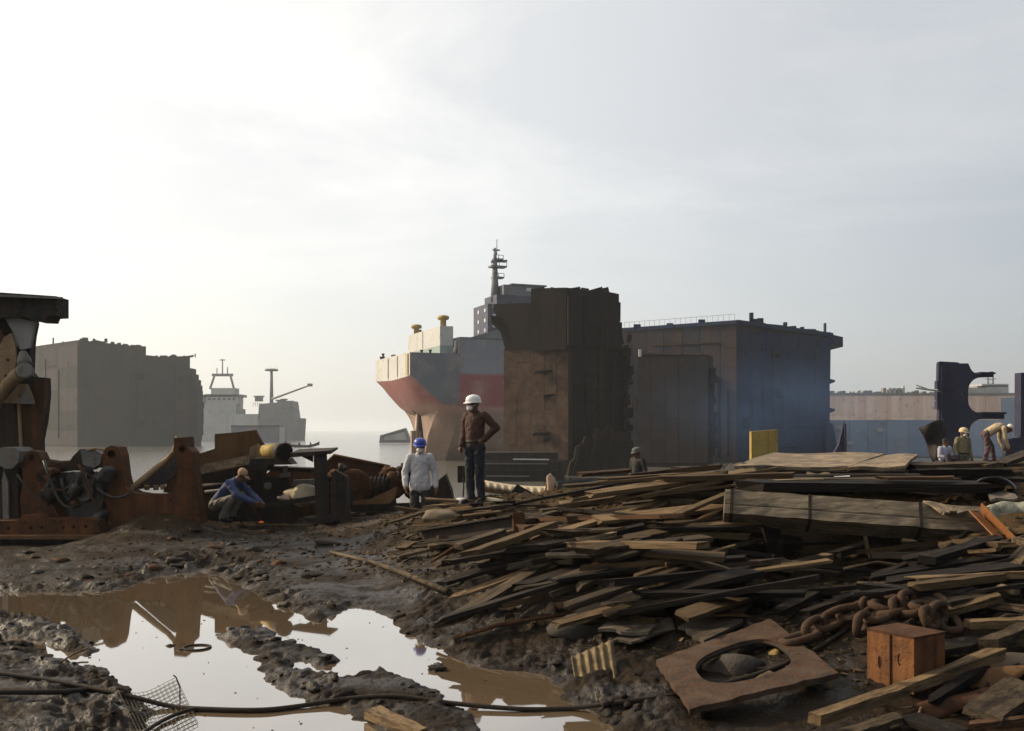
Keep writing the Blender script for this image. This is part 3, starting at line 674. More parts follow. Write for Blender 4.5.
mb.hexa([V((A.x + .1, A.y - .35, zt - .2)), V((C.x, C.y - .45, zt - .2)), V((Bq.x - .2, Bq.y, zt + .6)), V((Dq.x, Dq.y, zt)), V((Ao.x - .2, Ao.y, zof(303, 103))), V((Co.x - 1.0, Co.y + .4, zof(302, 100))), V((Bq.x - 1.0, Bq.y, zof(304, 106))), V((Dq.x, Dq.y, zof(303, 106)))])
mb.build('burnt_upper_strake', H_DRK, t)
mb = MB(); mb.hexa([Ao.to_3d() + V((-.3, -.1, zof(322, 103))), Ao.to_3d() + V((2.2, -1.0, zof(347, 103))), Ao.to_3d() + V((2.2, .6, zof(347, 103))), Ao.to_3d() + V((-.3, .6, zof(322, 103))), Ao.to_3d() + V((-.4, -.1, zof(314, 103))), Ao.to_3d() + V((2.2, -1.0, zof(320, 103))), Ao.to_3d() + V((2.2, .6, zof(320, 103))), Ao.to_3d() + V((-.4, .6, zof(314, 103)))]); mb.build('bent_corner', H_DRK, t)
mb = MB(); e0 = V(xy(531, 101.3)); e1 = V(xy(566, 99.4)); e2 = V(xy(619, 105)); e3 = V(xy(575, 110))
block(mb, [tuple(e0), tuple(e1), tuple(e2), tuple(e3)], zof(350, 100), [zof(288, 101), zof(287.5, 99.4), zof(294, 105), zof(290, 110)]); mb.build('top_house', H_DRK, t)
face_plates(t, e1, e2, zof(346, 100), zof(297, 101), 3, 2, [H_DRK], .2, .1, .25)
for px, py, ww, hh, D in ((575, 290, 1.2, .6, 101), (585, 291, .8, .7, 102), (596, 292, 1.6, .8, 103), (604, 292.5, 1.2, 1.0, 104), (612, 295, 1, .6, 105), (553, 289, .5, .4, 100.5), (540, 289, 1, .3, 101)):
    mb = MB(); mb.box(at(px, py, D) + V((0, .8, 0)), (ww, 1, hh), Matrix.Rotation(rnd.uniform(-.3, .3), 3, 'Y')); mb.build('torn_edge', H_DRK, t)
for i in range(17):
    p = at(626.5 + rnd.uniform(-1.5, 1.2), 340 + i * 6.4 + rnd.uniform(-3, 3), 105.6); mb = MB(); mb.box(p + V((rnd.uniform(-.1, .25), 0, 0)), (rnd.uniform(.3, 1.1), 2, rnd.uniform(.25, 1.1))); mb.build('torn_edge', H_DRK, t)
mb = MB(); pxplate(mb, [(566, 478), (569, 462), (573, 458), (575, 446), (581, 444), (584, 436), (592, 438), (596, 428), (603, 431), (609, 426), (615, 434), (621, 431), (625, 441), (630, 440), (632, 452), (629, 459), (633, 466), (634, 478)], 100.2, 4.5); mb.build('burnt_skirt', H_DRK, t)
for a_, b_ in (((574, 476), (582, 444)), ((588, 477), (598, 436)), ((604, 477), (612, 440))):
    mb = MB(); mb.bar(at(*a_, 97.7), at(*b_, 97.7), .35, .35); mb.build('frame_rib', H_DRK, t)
# pontoon in front
D = 88
t = thing('steel_pontoon', 'flat dark steel pontoon lying before the tall rusted block', 'pontoon', at(524, 480, D))
mb = MB(); hullsec(mb, 478, 566, 461, D, 7, .2); mb.build('hull', DARK, t)
mb = MB(); a = at(485, 457, D + 1); b = at(558, 457, D + 1); mb.box((a + b) / 2 + V((0, 2.4, 0)), (b.x - a.x, 5, .8)); mb.build('deck_plate', DARK, t)
for y_, x0, x1, m_ in ((463.5, 484, 548, GREYST), (459.2, 513, 549, WHITEP), (470, 480, 560, DARK), (476, 486, 530, GREYST)):
    mb = MB(); mb.bar(at(x0, y_, D - .15), at(x1, y_ + .3, D - .15), .12, .1); mb.build('rubbing_strip', m_, t)

# --- right hulk
t = thing('ship_hull_section', 'huge slate and dark blue hulk with cut open end and deck stubs', 'ship wreck', at(735, 462, 140))
A, C, Bq = V(xy(612, 150)), V(xy(737, 140)), V(xy(829, 152)); Dq = A + Bq - C
mb = MB(); block(mb, [tuple(A), tuple(C), tuple(Bq), tuple(Dq)], -3.2, [zof(331, 150), zof(323, 140), zof(336, 152), zof(335, 160)]); mb.build('hull', H_SLATE, t)
face_plates(t, A, C, -2.4, zof(328, 146), 7, 6, [H_SLATE], .14, .06, .04)
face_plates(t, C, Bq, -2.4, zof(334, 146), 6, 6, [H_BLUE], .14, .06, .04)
# deck edge
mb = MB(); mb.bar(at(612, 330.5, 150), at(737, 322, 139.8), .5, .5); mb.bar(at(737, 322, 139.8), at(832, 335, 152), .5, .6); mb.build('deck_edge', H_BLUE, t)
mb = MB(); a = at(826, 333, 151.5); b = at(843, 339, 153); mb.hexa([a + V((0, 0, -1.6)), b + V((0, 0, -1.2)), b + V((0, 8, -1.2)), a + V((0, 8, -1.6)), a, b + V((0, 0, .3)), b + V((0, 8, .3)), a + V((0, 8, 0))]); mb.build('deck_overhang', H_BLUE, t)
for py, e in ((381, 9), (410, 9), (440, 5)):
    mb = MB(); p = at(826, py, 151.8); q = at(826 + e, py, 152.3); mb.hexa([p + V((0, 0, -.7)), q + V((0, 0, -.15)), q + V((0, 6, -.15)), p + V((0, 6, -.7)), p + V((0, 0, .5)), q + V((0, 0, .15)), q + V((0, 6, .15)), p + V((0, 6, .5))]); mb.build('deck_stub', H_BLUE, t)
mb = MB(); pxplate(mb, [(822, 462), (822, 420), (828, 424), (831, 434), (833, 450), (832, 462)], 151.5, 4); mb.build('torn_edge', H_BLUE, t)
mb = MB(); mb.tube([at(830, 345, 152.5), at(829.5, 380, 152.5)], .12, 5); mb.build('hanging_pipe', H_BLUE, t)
mb = MB()
for i in range(22):
    f_ = i / 21; p = at(625, 330, 149).lerp(at(736, 322, 140), f_); mb.box(p + V((0, .8, .7)), (.03, .03, 1.0))
mb.bar(at(625, 330, 149) + V((0, .8, 1.2)), at(736, 322, 140) + V((0, .8, 1.2)), .035, .035); mb.build('railing', H_SLATE, t)
for px, py, ww, hh, D in ((638, 328, 1, .8, 147), (671, 327, .9, .8, 145), (703, 325, .9, 1.1, 142.5), (753, 321, .5, 1.6, 141.5), (757, 321, 1.4, .5, 141.5), (762, 322, .8, .8, 142), (787, 326, .5, .8, 146), (827, 332, .25, 1.8, 151), (804, 329, .5, .5, 148)):
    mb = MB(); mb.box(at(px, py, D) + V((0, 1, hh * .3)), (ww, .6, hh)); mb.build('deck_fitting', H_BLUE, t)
# smaller cut section in front of it
D = 122
t = thing('ship_hull_block', 'dark squat cut section standing before the slate hulk', 'ship wreck', at(676, 464, D))
mb = MB(); a0, a1, a2, a3 = xy(638, 123), xy(708, 120), xy(713, 126), xy(642, 129)
block(mb, [a0, a1, a2, a3], -3, [zof(354, 123), zof(355, 120), zof(357, 126), zof(354, 129)]); mb.build('hull', H_DRK, t)
H_DPUR = paint('dull_brown_hull', (.034, .030, .030), (.048, .038, .034), (.06, .036, .024), .35, .4, .85, .2)
face_plates(t, a0, a1, -2.0, zof(357, 122), 5, 5, [H_DPUR], .14, .03, .03)
mb = MB()
for i in range(12):
    p = at(711.5, 372 + i * 7.2, 121); mb.box(p + V((rnd.uniform(-.15, .35), .5, 0)), (rnd.uniform(.4, 1.0), 2, .88))
mb.build('torn_edge', H_DRK, t)
mb = MB(); mb.box(at(640, 353, 122.6), (.35, .3, .9)); mb.build('lamp_bracket', WHITEP, t)

# fittings, pipes, frames and torn pieces on the big hulks
def dress(root, A, B, z0, z1, mats, npipe, npatch, nseam):
    A = V((A[0], A[1], 0)); B = V((B[0], B[1], 0)); d = B - A; Lw = d.length; d.normalize(); n_ = V((d.y, -d.x, 0))
    for i in range(npipe):
        u = rnd.uniform(.05, .95) * Lw; h0 = rnd.uniform(z0, z0 + (z1 - z0) * .5); h1 = rnd.uniform(h0 + 2, z1); slab(root, 'pipe', A + d * u + n_ * .32 + V((0, 0, (h0 + h1) / 2)), d * rnd.uniform(.1, .3), n_ * .25, V((0, 0, h1 - h0)), rnd.choice(mats))
    for i in range(npatch):
        u = rnd.uniform(.05, .95) * Lw; hh = rnd.uniform(z0 + .5, z1 - .8); slab(root, 'patch_plate', A + d * u + n_ * rnd.uniform(.2, .26) + V((0, 0, hh)), (d + V((0, 0, rnd.uniform(-.06, .06)))) * rnd.uniform(.6, 3), n_ * .12, V((0, 0, rnd.uniform(.4, 2))), rnd.choice(mats))
    for i in range(nseam):
        hh = z0 + (z1 - z0) * (i + .5) / nseam; u0, u1 = sorted((rnd.uniform(0, .5), rnd.uniform(.5, 1))); slab(root, 'rubbing_bar', A + d * Lw * (u0 + u1) / 2 + n_ * .24 + V((0, 0, hh)), d * Lw * (u1 - u0), n_ * .12, V((0, 0, rnd.uniform(.08, .22))), rnd.choice(mats))
RH = bpy.data.objects['ship_hull_section.001']; LH = bpy.data.objects['ship_hull_section']
dress(RH, xy(612, 150), xy(737, 140), -2, zof(332, 145), [H_SLATE, H_DRK, H_BRN], 7, 9, 5)
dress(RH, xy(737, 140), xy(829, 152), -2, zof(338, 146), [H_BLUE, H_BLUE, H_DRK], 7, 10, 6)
dress(LH, a1_, a2_, -2, zof(362, 278), [H_LEFT, H_DRK], 5, 9, 4); dress(LH, a0_, a1_, -2, zof(350, 282), [H_LEFT, H_BRN], 4, 4, 3)
for (p0, p1, nn) in ((at(737, 322.5, 140), at(829, 335, 152), 26), (at(78, 340, 272), at(146, 347, 279), 18), (at(147, 357, 279.5), at(190, 356.5, 284), 12)):
    rt = RH if p0.x > 0 else LH
    for i in range(nn):
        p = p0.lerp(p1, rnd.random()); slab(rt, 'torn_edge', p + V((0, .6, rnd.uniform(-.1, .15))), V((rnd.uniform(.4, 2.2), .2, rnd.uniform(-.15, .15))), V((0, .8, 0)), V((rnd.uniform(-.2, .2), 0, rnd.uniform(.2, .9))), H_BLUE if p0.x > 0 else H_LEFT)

# --- coloured plates on the beach
D = 46
t = thing('yard_plate', 'bright yellow steel panel standing upright on the beach', 'steel panel', at(764, 470, D))
mb = MB(); pxplate(mb, [(750, 480), (750, 431.5), (777, 429.5), (778, 480)], D, .25, yaw=R(8)); mb.build('sheet', YELLOW, t)
for px in (753, 775):
    mb = MB(); mb.bar(at(px, 480, D + .3), at(px, 433, D + .3), .15, .15, (1, 0, 0)); mb.build('stiffener', YELLOW, t)

# --- ship far right: pink rusted hull
D = 300
t = thing('cargo_ship', 'long ship with hazy pale pink rusted side far behind the blue hulk', 'ship', at(930, 452, D))
mb = MB(); hullsec(mb, 800, 1075, 395, D, 24); mb.build('hull', H_PINK, t)
A, C = V(xy(806, D)), V(xy(1070, D)); face_plates(t, A, C, zof(438, D), zof(395.5, D), 22, 2, [H_PINK], .3, .06, .05)
mb = MB(); mb.box(at(938, 394.4, D + 2), (82, 5, .7)); mb.build('deck_edge', FARGREY, t)
x_ = 826
while x_ < 1000:
    ww = rnd.uniform(1.5, 5); hh = rnd.choice((1.2, 1.6, 2.2, 3.2)) if not 880 < x_ < 906 else 5
    if 880 < x_ < 906: ww = 3
    mb = MB(); p = at(x_, 394, D + 6); mb.box(p + V((0, 0, hh * .15)), (ww * .3, 2, hh * .33 + .5)); 
    if rnd.random() < .5: mb.box(p + V((.3, 0, hh * .35)), (ww * .15, 1.2, hh * .3))
    mb.build('deck_gear', FARGREY if rnd.random() < .6 else FARWHITE, t); x_ += ww + rnd.uniform(.5, 3)
mb = MB(); mb.tube([at(916, 388, D + 5), at(938, 391, D + 5)], .3, 6); mb.tube([at(916, 385, D + 5), at(930, 390, D + 5)], .2, 6); mb.build('derrick', FARGREY, t)
for x0, x1, y0, y1, m_ in ((962, 1007, 396, 388, FARWHITE), (980, 1007, 388, 384, FARWHITE), (984, 1006, 387, 385.5, FARGREY), (976, 984, 388, 386, FARGREY)):
    mb = MB(); p = at(x0, y0, D + 3); q = at(x1, y1, D + 3); mb.box(((p.x + q.x) / 2, D + 6, (p.z + q.z) / 2), (q.x - p.x, 8, q.z - p.z)); mb.build('deckhouse', m_, t)
mb = MB()
for e in (988, 993): mb.tube([at(e, 384, D + 5), at(e, 372, D + 5)], .22, 5)
for yy in (374, 377, 380, 383): mb.bar(at(988, yy, D + 5), at(993, yy, D + 5), .15, .15)
mb.bar(at(985, 379, D + 5), at(996, 379, D + 5), .2, .2); mb.build('lattice_mast', FARGREY, t)
# --- pale blue hulk low in the water
D = 165
t = thing('ship_hull_section', 'low pale blue hulk stretched behind the workers at far right', 'ship wreck', at(930, 457, D))
mb = MB(); hullsec(mb, 812, 1080, 420, D, 18); mb.build('hull', H_LBLUE, t)
face_plates(t, xy(815, D - .1), xy(1078, D - .1), -2.4, zof(420.5, D), 14, 2, [H_LBLUE], .16, .04, .05)
mb = MB(); p = at(1016, 399, D - 2); mb.hexa([at(1001, 444, D - 1), at(1060, 444, D - 1), at(1060, 444, D - 1) + V((0, .15, 0)), at(1001, 444, D - 1) + V((.3, .15, 0)), at(1001, 398, D - 1), at(1060, 396, D - 1), at(1060, 396, D - 1) + V((0, .15, 0)), at(1001, 398, D - 1) + V((.3, .15, 0))]); mb.build('raised_side', H_LBLUE, t)
for px, py in ((838, 427), (850, 443), (880, 430)):
    mb = MB(); mb.box(at(px, py, D - .45), (.9, .2, .6)); mb.build('scupper_plate', FARWHITE, t)

# --- cut web frame, right
INDIGO = paint('indigo_steel', (.026, .028, .052), (.034, .036, .060), (.05, .036, .034), .5, .3, .7, .15)
D = 62
def arc(cx_, cy_, r, a0, a1, n=7): return [(cx_ + r * math.cos(R(a0 + (a1 - a0) * i / (n - 1))), cy_ - r * math.sin(R(a0 + (a1 - a0) * i / (n - 1)))) for i in range(n)]
t = thing('cut_web_frame', 'dark indigo cut web frame with two projecting arms behind the helmeted worker', 'ship wreck', at(955, 478, D))
poly = [(937, 478), (938.5, 430), (937, 425), (938.5, 405), (937, 398), (939, 390), (937, 384), (937.5, 363), (939, 361.5), (957, 362.5), (958, 363.5), (967, 363.5)]
poly += arc(979, 363.5, 11, 195, 262, 6) + [(991.5, 371.5), (992.5, 377)] + arc(980, 390.5, 13, 95, 180, 7) + [(967, 400)] + arc(979, 401, 12, 180, 262, 6) + [(1003, 412.5), (1003, 419)] + arc(981, 432, 13, 95, 175, 6) + [(968, 450), (969, 478)]
mb = MB(); pxplate(mb, poly, D, .35, holes=[circ(962, 393.5, 1.6, 10, 1.2)]); mb.build('web_plate', INDIGO, t)
for q in ((978, 373.2, 992, 373.6), (980, 413, 1003, 413.2)): mb = MB(); mb.bar(at(q[0], q[1], D), at(q[2], q[3], D), .9, .12, (0, 0, 1)); mb.build('flange', INDIGO, t)
mb = MB()
for px in (942, 950): mb.bar(at(px, 366, D - .22), at(px, 474, D - .22), .1, .1, (1, 0, 0))
mb.build('stiffener', INDIGO, t)
for py in (385, 396, 405): mb = MB(); mb.box(at(937, py, D), (.15, .4, .5)); mb.build('torn_edge', INDIGO, t)
t = thing('cut_web_frame', 'dark indigo upright frame cut off by the far right edge', 'ship wreck', at(1024, 478, D + 1))
mb = MB(); pxplate(mb, [(1018.5, 478), (1019, 373), (1060, 371), (1060, 478)], D + 1, .4); mb.build('web_plate', INDIGO, t)
mb = MB(); pxplate(mb, [(1004, 478), (1004, 440), (1012, 438), (1030, 437), (1030, 478)], D - .5, .5); mb.build('bracket', INDIGO, t)
mb = MB(); mb.bar(at(1018.6, 373, D + 1), at(1018.4, 436, D + 1), .8, .1, (1, 0, 0)); mb.build('flange', INDIGO, t)
# curled scrap plate, fin of scrap
def sheet(mb, P, nu, nv, fn, th, mi=0):
    """curved sheet: fn(u,v)->point, thickness th along its normal"""
    g_ = [[V(fn(i / nu, j / nv)) for j in range(nv + 1)] for i in range(nu + 1)]
    def nrm(i, j):
        a = g_[min(i + 1, nu)][j] - g_[max(i - 1, 0)][j]; b = g_[i][min(j + 1, nv)] - g_[i][max(j - 1, 0)]; return a.cross(b).normalized()
    f1 = [g_[i][j] for i in range(nu + 1) for j in range(nv + 1)]; f2 = [g_[i][j] + nrm(i, j) * th for i in range(nu + 1) for j in range(nv + 1)]
    m = nv + 1; k_ = len(f1); fs = []
    for i in range(nu):
        for j in range(nv):
            a, b, c, d = i * m + j, i * m + j + 1, (i + 1) * m + j + 1, (i + 1) * m + j; fs += [(a, b, c, d), (k_ + d, k_ + c, k_ + b, k_ + a)]
    for i in range(nu): fs += [(i * m, (i + 1) * m, k_ + (i + 1) * m, k_ + i * m), (i * m + nv, k_ + i * m + nv, k_ + (i + 1) * m + nv, (i + 1) * m + nv)]
    for j in range(nv): fs += [(j, k_ + j, k_ + j + 1, j + 1), (nu * m + j, nu * m + j + 1, k_ + nu * m + j + 1, k_ + nu * m + j)]
    mb.add(f1 + f2, fs, mi, True)
D = 44
def curl(u, v):
    a = V((918, 428)).lerp(V((944, 418)), u); b = V((933, 460)).lerp(V((946, 462)), u); p = a.lerp(b, v); bulge = math.sin(u * 3.1) * .5 + .25 * math.sin(v * 7 + u * 3)
    return at(p.x + 1.5 * math.sin(v * 5), p.y, D - bulge)
t = thing('curled_scrap_plate', 'torn grey steel plate curled over left of the helmeted worker', 'scrap steel', at(934, 468, D))
mb = MB(); sheet(mb, None, 8, 8, curl, .05); mb.build('sheet', DARK, t)
mb = MB(); mb.bar(at(930, 468, D + .2), at(942, 445, D - .1), .12, .12); mb.build('rib', DARK, t)
D = 60
t = thing('steel_fin', 'narrow pointed steel fin standing beside the cut end of the blue hulk', 'scrap steel', at(838, 475, D))
mb = MB(); pxplate(mb, [(829, 478), (832, 455), (838, 445), (842, 428), (843.5, 420), (844.5, 428), (844.5, 478)], D, .3); mb.build('plate', INDIGO, t)
mb = MB(); mb.bar(at(844.5, 475, D), at(844, 424, D), .6, .08, (1, 0, 0)); mb.build('flange', INDIGO, t)

# ------------------------------------------------------------------ steel scrap on the beach, left
D0 = 17.3
def part(root, name, mat, fn, label=None):
    mb = MB(); fn(mb); return mb.build(name, mat, root, label=label)
TANST = paint('tan_primer', (.26, .18, .10), (.20, .14, .08), (.10, .06, .03), 1.6, .4, .7)
GREASE = flat('greasy_steel', (.022, .019, .017), .45, .4, 5, .4, .01)
# --- orange engine bed
t = thing('engine_bedplate', 'orange rusted engine bed with upright bearing posts and bolted base rail', 'engine part', at(90, 540, D0))
part(t, 'bearing_post', ORANGE, lambda m: pxplate(m, [(27, 520), (25, 500), (28, 480), (27, 462), (31, 453), (36, 450), (42, 452), (45, 458), (47, 470), (52, 490), (57, 503), (66, 520)], D0, .35, holes=[circ(36, 457, 3.6, 12)]))
part(t, 'bearing_post', ORANGE, lambda m: pxplate(m, [(104, 545), (104, 528), (111, 512), (112, 505), (107, 498), (107, 475), (107, 455), (110, 448), (116, 445), (122, 447), (124.5, 455), (127, 475), (130, 487), (138, 492), (150, 494), (165, 494), (174, 492), (179, 488), (181, 480), (180.5, 462), (177.5, 450), (178, 438), (190, 437), (191, 447), (196, 452), (197, 470), (200, 495), (203, 515), (206, 545)], D0, .4, holes=[circ(116, 454, 4.2, 12), circ(186, 449, 3.4, 12)]))
for cx_, cy_, rr in ((36, 457, 4.6), (116, 454, 5.2), (186, 449, 4.4)):
    c0 = at(cx_, cy_, D0 + .25); c1 = at(cx_, cy_, D0 + .9); part(t, 'bearing_bore', GREASE, lambda m: m.tube([c0, c1], rr * .0173, 14))
part(t, 'base_rail', ORANGE, lambda m: pxplate(m, [(-30, 533), (-30, 521), (24, 519), (30, 514), (44, 514), (52, 518), (74, 517), (90, 517), (104, 519), (106, 531), (90, 533)], D0 - .35, .5,
     holes=[circ(x, y, 1.7, 9) for x, y in ((-8, 527), (6, 527), (16, 527), (38, 526), (49, 526), (70, 526), (80, 525.5), (92, 525))]))
part(t, 'base_flange', BROWN, lambda m: m.box(at(38, 535, D0 - .4), (2.5, .8, .06)))
part(t, 'base_flange', DARK, lambda m: m.box(at(38, 540, D0 - .3), (2.7, .7, .08)))
for x, y in ((0, 522), (24, 522), (60, 521), (97, 523), (196, 490), (199, 506), (111, 523), (188, 470), (170, 500)):
    p = at(x, y, D0 - .62 if y > 520 and x < 120 else D0 - .22); part(t, 'bolt', RUST, lambda m: m.tube([p, p + V((0, -.05, 0))], .025, 6))
# dark crank webs and bearing caps between the posts
part(t, 'crank_web', GREASE, lambda m: m.hexa([at(56, 520, D0 + .1), at(104, 520, D0 + .1), at(104, 520, D0 + 1.2), at(56, 520, D0 + 1.2), at(50, 472, D0 + .1), at(104, 474, D0 + .2), at(104, 474, D0 + 1.2), at(50, 470, D0 + 1.2)]))
part(t, 'crank_web', GREASE, lambda m: pxplate(m, [(75, 520), (72, 494), (77, 478), (86, 472), (98, 474), (106, 484), (107, 500), (100, 520)], D0 - .1, .3))
part(t, 'crank_pin', GREASE, lambda m: m.tube([at(72, 479, D0 - .3), at(98, 479, D0 + .2)], .13, 14))
part(t, 'crank_pin', GREASE, lambda m: m.tube([at(84, 492, D0 - .32), at(92, 494, D0 - .1)], .16, 14))
part(t, 'bearing_cap', DARK, lambda m: pxplate(m, [(70, 470), (79, 456), (86, 449), (91, 463), (92, 470)], D0 + .3, .5))
part(t, 'bearing_cap', GREYST, lambda m: pxplate(m, [(89, 464), (86.5, 450), (100, 449), (108, 454), (106, 464), (98, 468)], D0 + .1, .5))
part(t, 'cap_strap', TANST, lambda m: m.tube([at(87, 450, D0 - .16), at(96, 448.4, D0 - .18), at(103, 450, D0 - .17), at(107, 455, D0 - .16)], .022, 6))
part(t, 'cross_shaft', RUST, lambda m: m.tube([at(46, 468, D0 + .6), at(76, 465, D0 + .7)], .1, 10))
part(t, 'cross_shaft', GREYST, lambda m: m.bar(at(42, 460, D0 + .9), at(78, 465, D0 + 1.0), .3, .09))
part(t, 'bearing_cap', GREYST, lambda m: pxplate(m, [(8, 465), (5, 451), (10, 447), (22, 447), (27, 451), (26, 462), (20, 468), (13, 468)], D0 - .05, .55))
part(t, 'crank_web', DARK, lambda m: pxplate(m, [(8, 520), (7, 488), (11, 466), (25, 467), (25, 520)], D0 + .15, .5))
part(t, 'crank_web', GREASE, lambda m: pxplate(m, [(-30, 520), (-30, 462), (4, 462), (9, 490), (9, 520)], D0 + .25, .6))
part(t, 'side_plate', GREYST, lambda m: pxplate(m, [(4, 520), (3, 480), (5, 470), (9, 482), (10, 520)], D0 - .12, .08))
part(t, 'web_insert', YELLOW, lambda m: pxplate(m, [(104, 502), (105, 492), (109, 482), (111, 482), (110, 494), (107, 504)], D0 + .5, .1))
part(t, 'curved_brace', TANST, lambda m: m.tube([at(133, 488, D0 - .12), at(145, 478, D0 - .1), at(158, 467, D0 - .08), at(168, 459, D0 - .06), at(174, 452, D0 - .04), at(176, 443, D0), at(176.5, 436, D0)], [.06, .06, .055, .05, .045, .03, .02], 8))
part(t, 'brace_web', GREASE, lambda m: pxplate(m, [(137, 489), (160, 469), (172, 459), (178, 455), (179, 474), (168, 482), (160, 487)], D0 + .35, .3))
for px, py, rr in ((147, 488, 3), (156, 488, 3.2), (163, 487.5, 3)): part(t, 'cap_nut', TANST, lambda m: m.tube([at(px, py + 2, D0 + .1), at(px, py - 3, D0 + .1)], rr * .016, 6))
part(t, 'corner_plate', BROWN, lambda m: pxplate(m, [(164, 492), (168, 484), (177, 474), (180, 478), (178, 490), (172, 493)], D0 + .3, .12))
# --- tall upright engine column at the frame's edge
t = thing('engine_column', 'tall dark engine column with T beam top and flanged pipe at left edge', 'engine part', at(10, 462, D0 + .2))
D1 = D0 + .5
part(t, 'top_beam', DARK, lambda m: pxplate(m, [(-45, 322), (-45, 292), (10, 294.5), (62.5, 298), (62.5, 317), (54, 317.5), (52, 322.5), (40, 322), (30, 318)], D1, .5))
part(t, 'top_flange', GREYST, lambda m: m.hexa([at(-45, 295, D1 - .45), at(63, 299, D1 - .4), at(63, 299, D1 + .4), at(-45, 295, D1 + .45), at(-45, 292.5, D1 - .45), at(63, 297, D1 - .4), at(63, 297, D1 + .4), at(-45, 292.5, D1 + .45)]))
part(t, 'column_web', DARK, lambda m: pxplate(m, [(-45, 465), (-45, 318), (36, 319), (36.5, 324), (34, 336), (33, 345), (32, 372), (36, 377), (48, 378), (48.5, 395), (46, 420), (42, 440), (43, 465)], D1 + .25, .22))
part(t, 'gusset', paint('grey_gusset', (.20, .195, .19), (.24, .23, .22), (.14, .1, .07), 2, .3, .6), lambda m: pxplate(m, [(3, 315), (36, 322), (34, 333), (31, 348), (22, 350), (17, 345), (14, 332), (8, 322)], D1 - .05, .08))
part(t, 'side_plate', TANST, lambda m: pxplate(m, [(2, 392), (-2, 350), (5, 337), (12, 333), (16, 345), (17, 362), (13, 378)], D1 - .12, .06))
part(t, 'side_plate', RUST, lambda m: pxplate(m, [(-45, 400), (-45, 330), (2, 330), (8, 345), (4, 395)], D1 - .02, .06))
part(t, 'bent_pipe', TANST, lambda m: m.tube([at(-8, 410, D1 - .3), at(1, 394, D1 - .32), at(8, 384, D1 - .34), at(15, 377, D1 - .38), at(21, 373, D1 - .48)], [.1, .1, .105, .115, .12], 12))
def flange_ring(m):
    c = at(25, 371, D1 - .5); M = Matrix.Rotation(R(70), 3, 'X') @ Matrix.Rotation(R(15), 3, 'Y')
    m.lathe([(.10, -.02), (.145, -.02), (.145, .03), (.10, .03)], c, 16, M=M)
part(t, 'pipe_flange', GREYST, flange_ring)
part(t, 'pipe_bore', GREASE, lambda m: m.tube([at(25, 371.5, D1 - .48), at(25.5, 370, D1 - .2)], .1, 14))
part(t, 'pipe_housing', GREYST, lambda m: m.tube([at(23, 352, D1 - .2), at(24, 360, D1 - .25), at(25, 366, D1 - .28)], [.06, .12, .13], 12))
part(t, 'cone_skirt', TANST, lambda m: pxplate(m, [(4, 403), (20, 384), (27, 384), (32, 396), (34, 404)], D1 - .1, .1))
part(t, 'cone_skirt', GREYST, lambda m: pxplate(m, [(20, 404), (25, 386), (33, 404)], D1 - .2, .06))
part(t, 'lower_panel', DARK, lambda m: pxplate(m, [(-45, 466), (-45, 404), (17, 404), (20, 430), (21, 466)], D1 + .05, .12))
part(t, 'lower_panel', RUST, lambda m: pxplate(m, [(22.5, 466), (20, 404), (36, 404), (36, 378), (46, 379), (46, 400), (41, 436), (38, 466)], D1 + .08, .12))
part(t, 'edge_strip', TANST, lambda m: m.bar(at(19, 404, D1 - .05), at(22, 462, D1 - .05), .05, .05, (1, 0, 0)))
for px, py in ((4, 300), (20, 301), (40, 303), (56, 306), (6, 372), (8, 356)): part(t, 'rivet', DARK, lambda m: m.tube([at(px, py + 4, D1 - .3), at(px, py + 4, D1 - .22)], .03, 6))

# --- scrap behind the crouching worker
t = thing('scrap_plate', 'brown stepped steel plate standing behind the crouching worker', 'scrap steel', at(232, 512, 19.3))
part(t, 'sheet', BROWN, lambda m: pxplate(m, [(193, 470), (196, 455), (215.6, 448.6), (215.6, 434), (240, 432), (256, 430), (259, 436), (263, 443), (268, 448.6), (268, 456), (252, 470)], 19.3, .12))
part(t, 'bracket', TANST, lambda m: pxplate(m, [(250, 456), (251, 447), (258, 444), (263, 450), (262, 458)], 19.1, .16))
part(t, 'stand', DARK, lambda m: m.hexa([at(197, 529, 19), at(250, 529, 19), at(250, 529, 20), at(197, 529, 20), at(197, 470, 19.1), at(270, 462, 19.1), at(270, 462, 20), at(197, 470, 20)]))
o = part(None, 'timber_beam', W_PALE, lambda m: m.bar(at(193, 471.5, 18.8), at(252, 459.5, 18.6), .22, .17)); tag(o, 'pale wooden beam laid along the brown stepped plate', 'beam')
t = thing('yellow_pipe', 'short yellow pipe with dark open mouth on the scrap', 'pipe', at(276, 460, 18.6))
part(t, 'barrel', YELLOW, lambda m: m.tube([at(258, 452, 19.4), at(270, 451.5, 18.9), at(280, 451.5, 18.4)], [.12, .14, .145], 16))
part(t, 'rim', DARK, lambda m: m.tube([at(279.5, 451.5, 18.42), at(285, 451.5, 18.2)], .155, 16))
part(t, 'mouth', BLACK, lambda m: m.tube([at(285, 451.5, 18.21), at(286, 451.5, 18.17)], .12, 16))  # black disc stands in for the shade inside the pipe
t = thing('machine_frame', 'dark low machine frame with rails behind the crouching worker', 'scrap machine', at(255, 520, 18.9))
part(t, 'body', DARK, lambda m: m.hexa([at(250, 529, 18.7), at(300, 529, 18.7), at(300, 529, 19.8), at(250, 529, 19.8), at(256, 476, 18.8), at(288, 478, 18.8), at(288, 478, 19.8), at(256, 476, 19.8)]))
part(t, 'top_plate', DARK, lambda m: pxplate(m, [(252, 466), (254, 458), (290, 458), (292, 461), (295, 464), (272, 464.5), (268, 470)], 18.5, .5))
part(t, 'rail', DARK, lambda m: m.tube([at(198, 487, 18.5), at(255, 482, 18.5)], .05, 8))
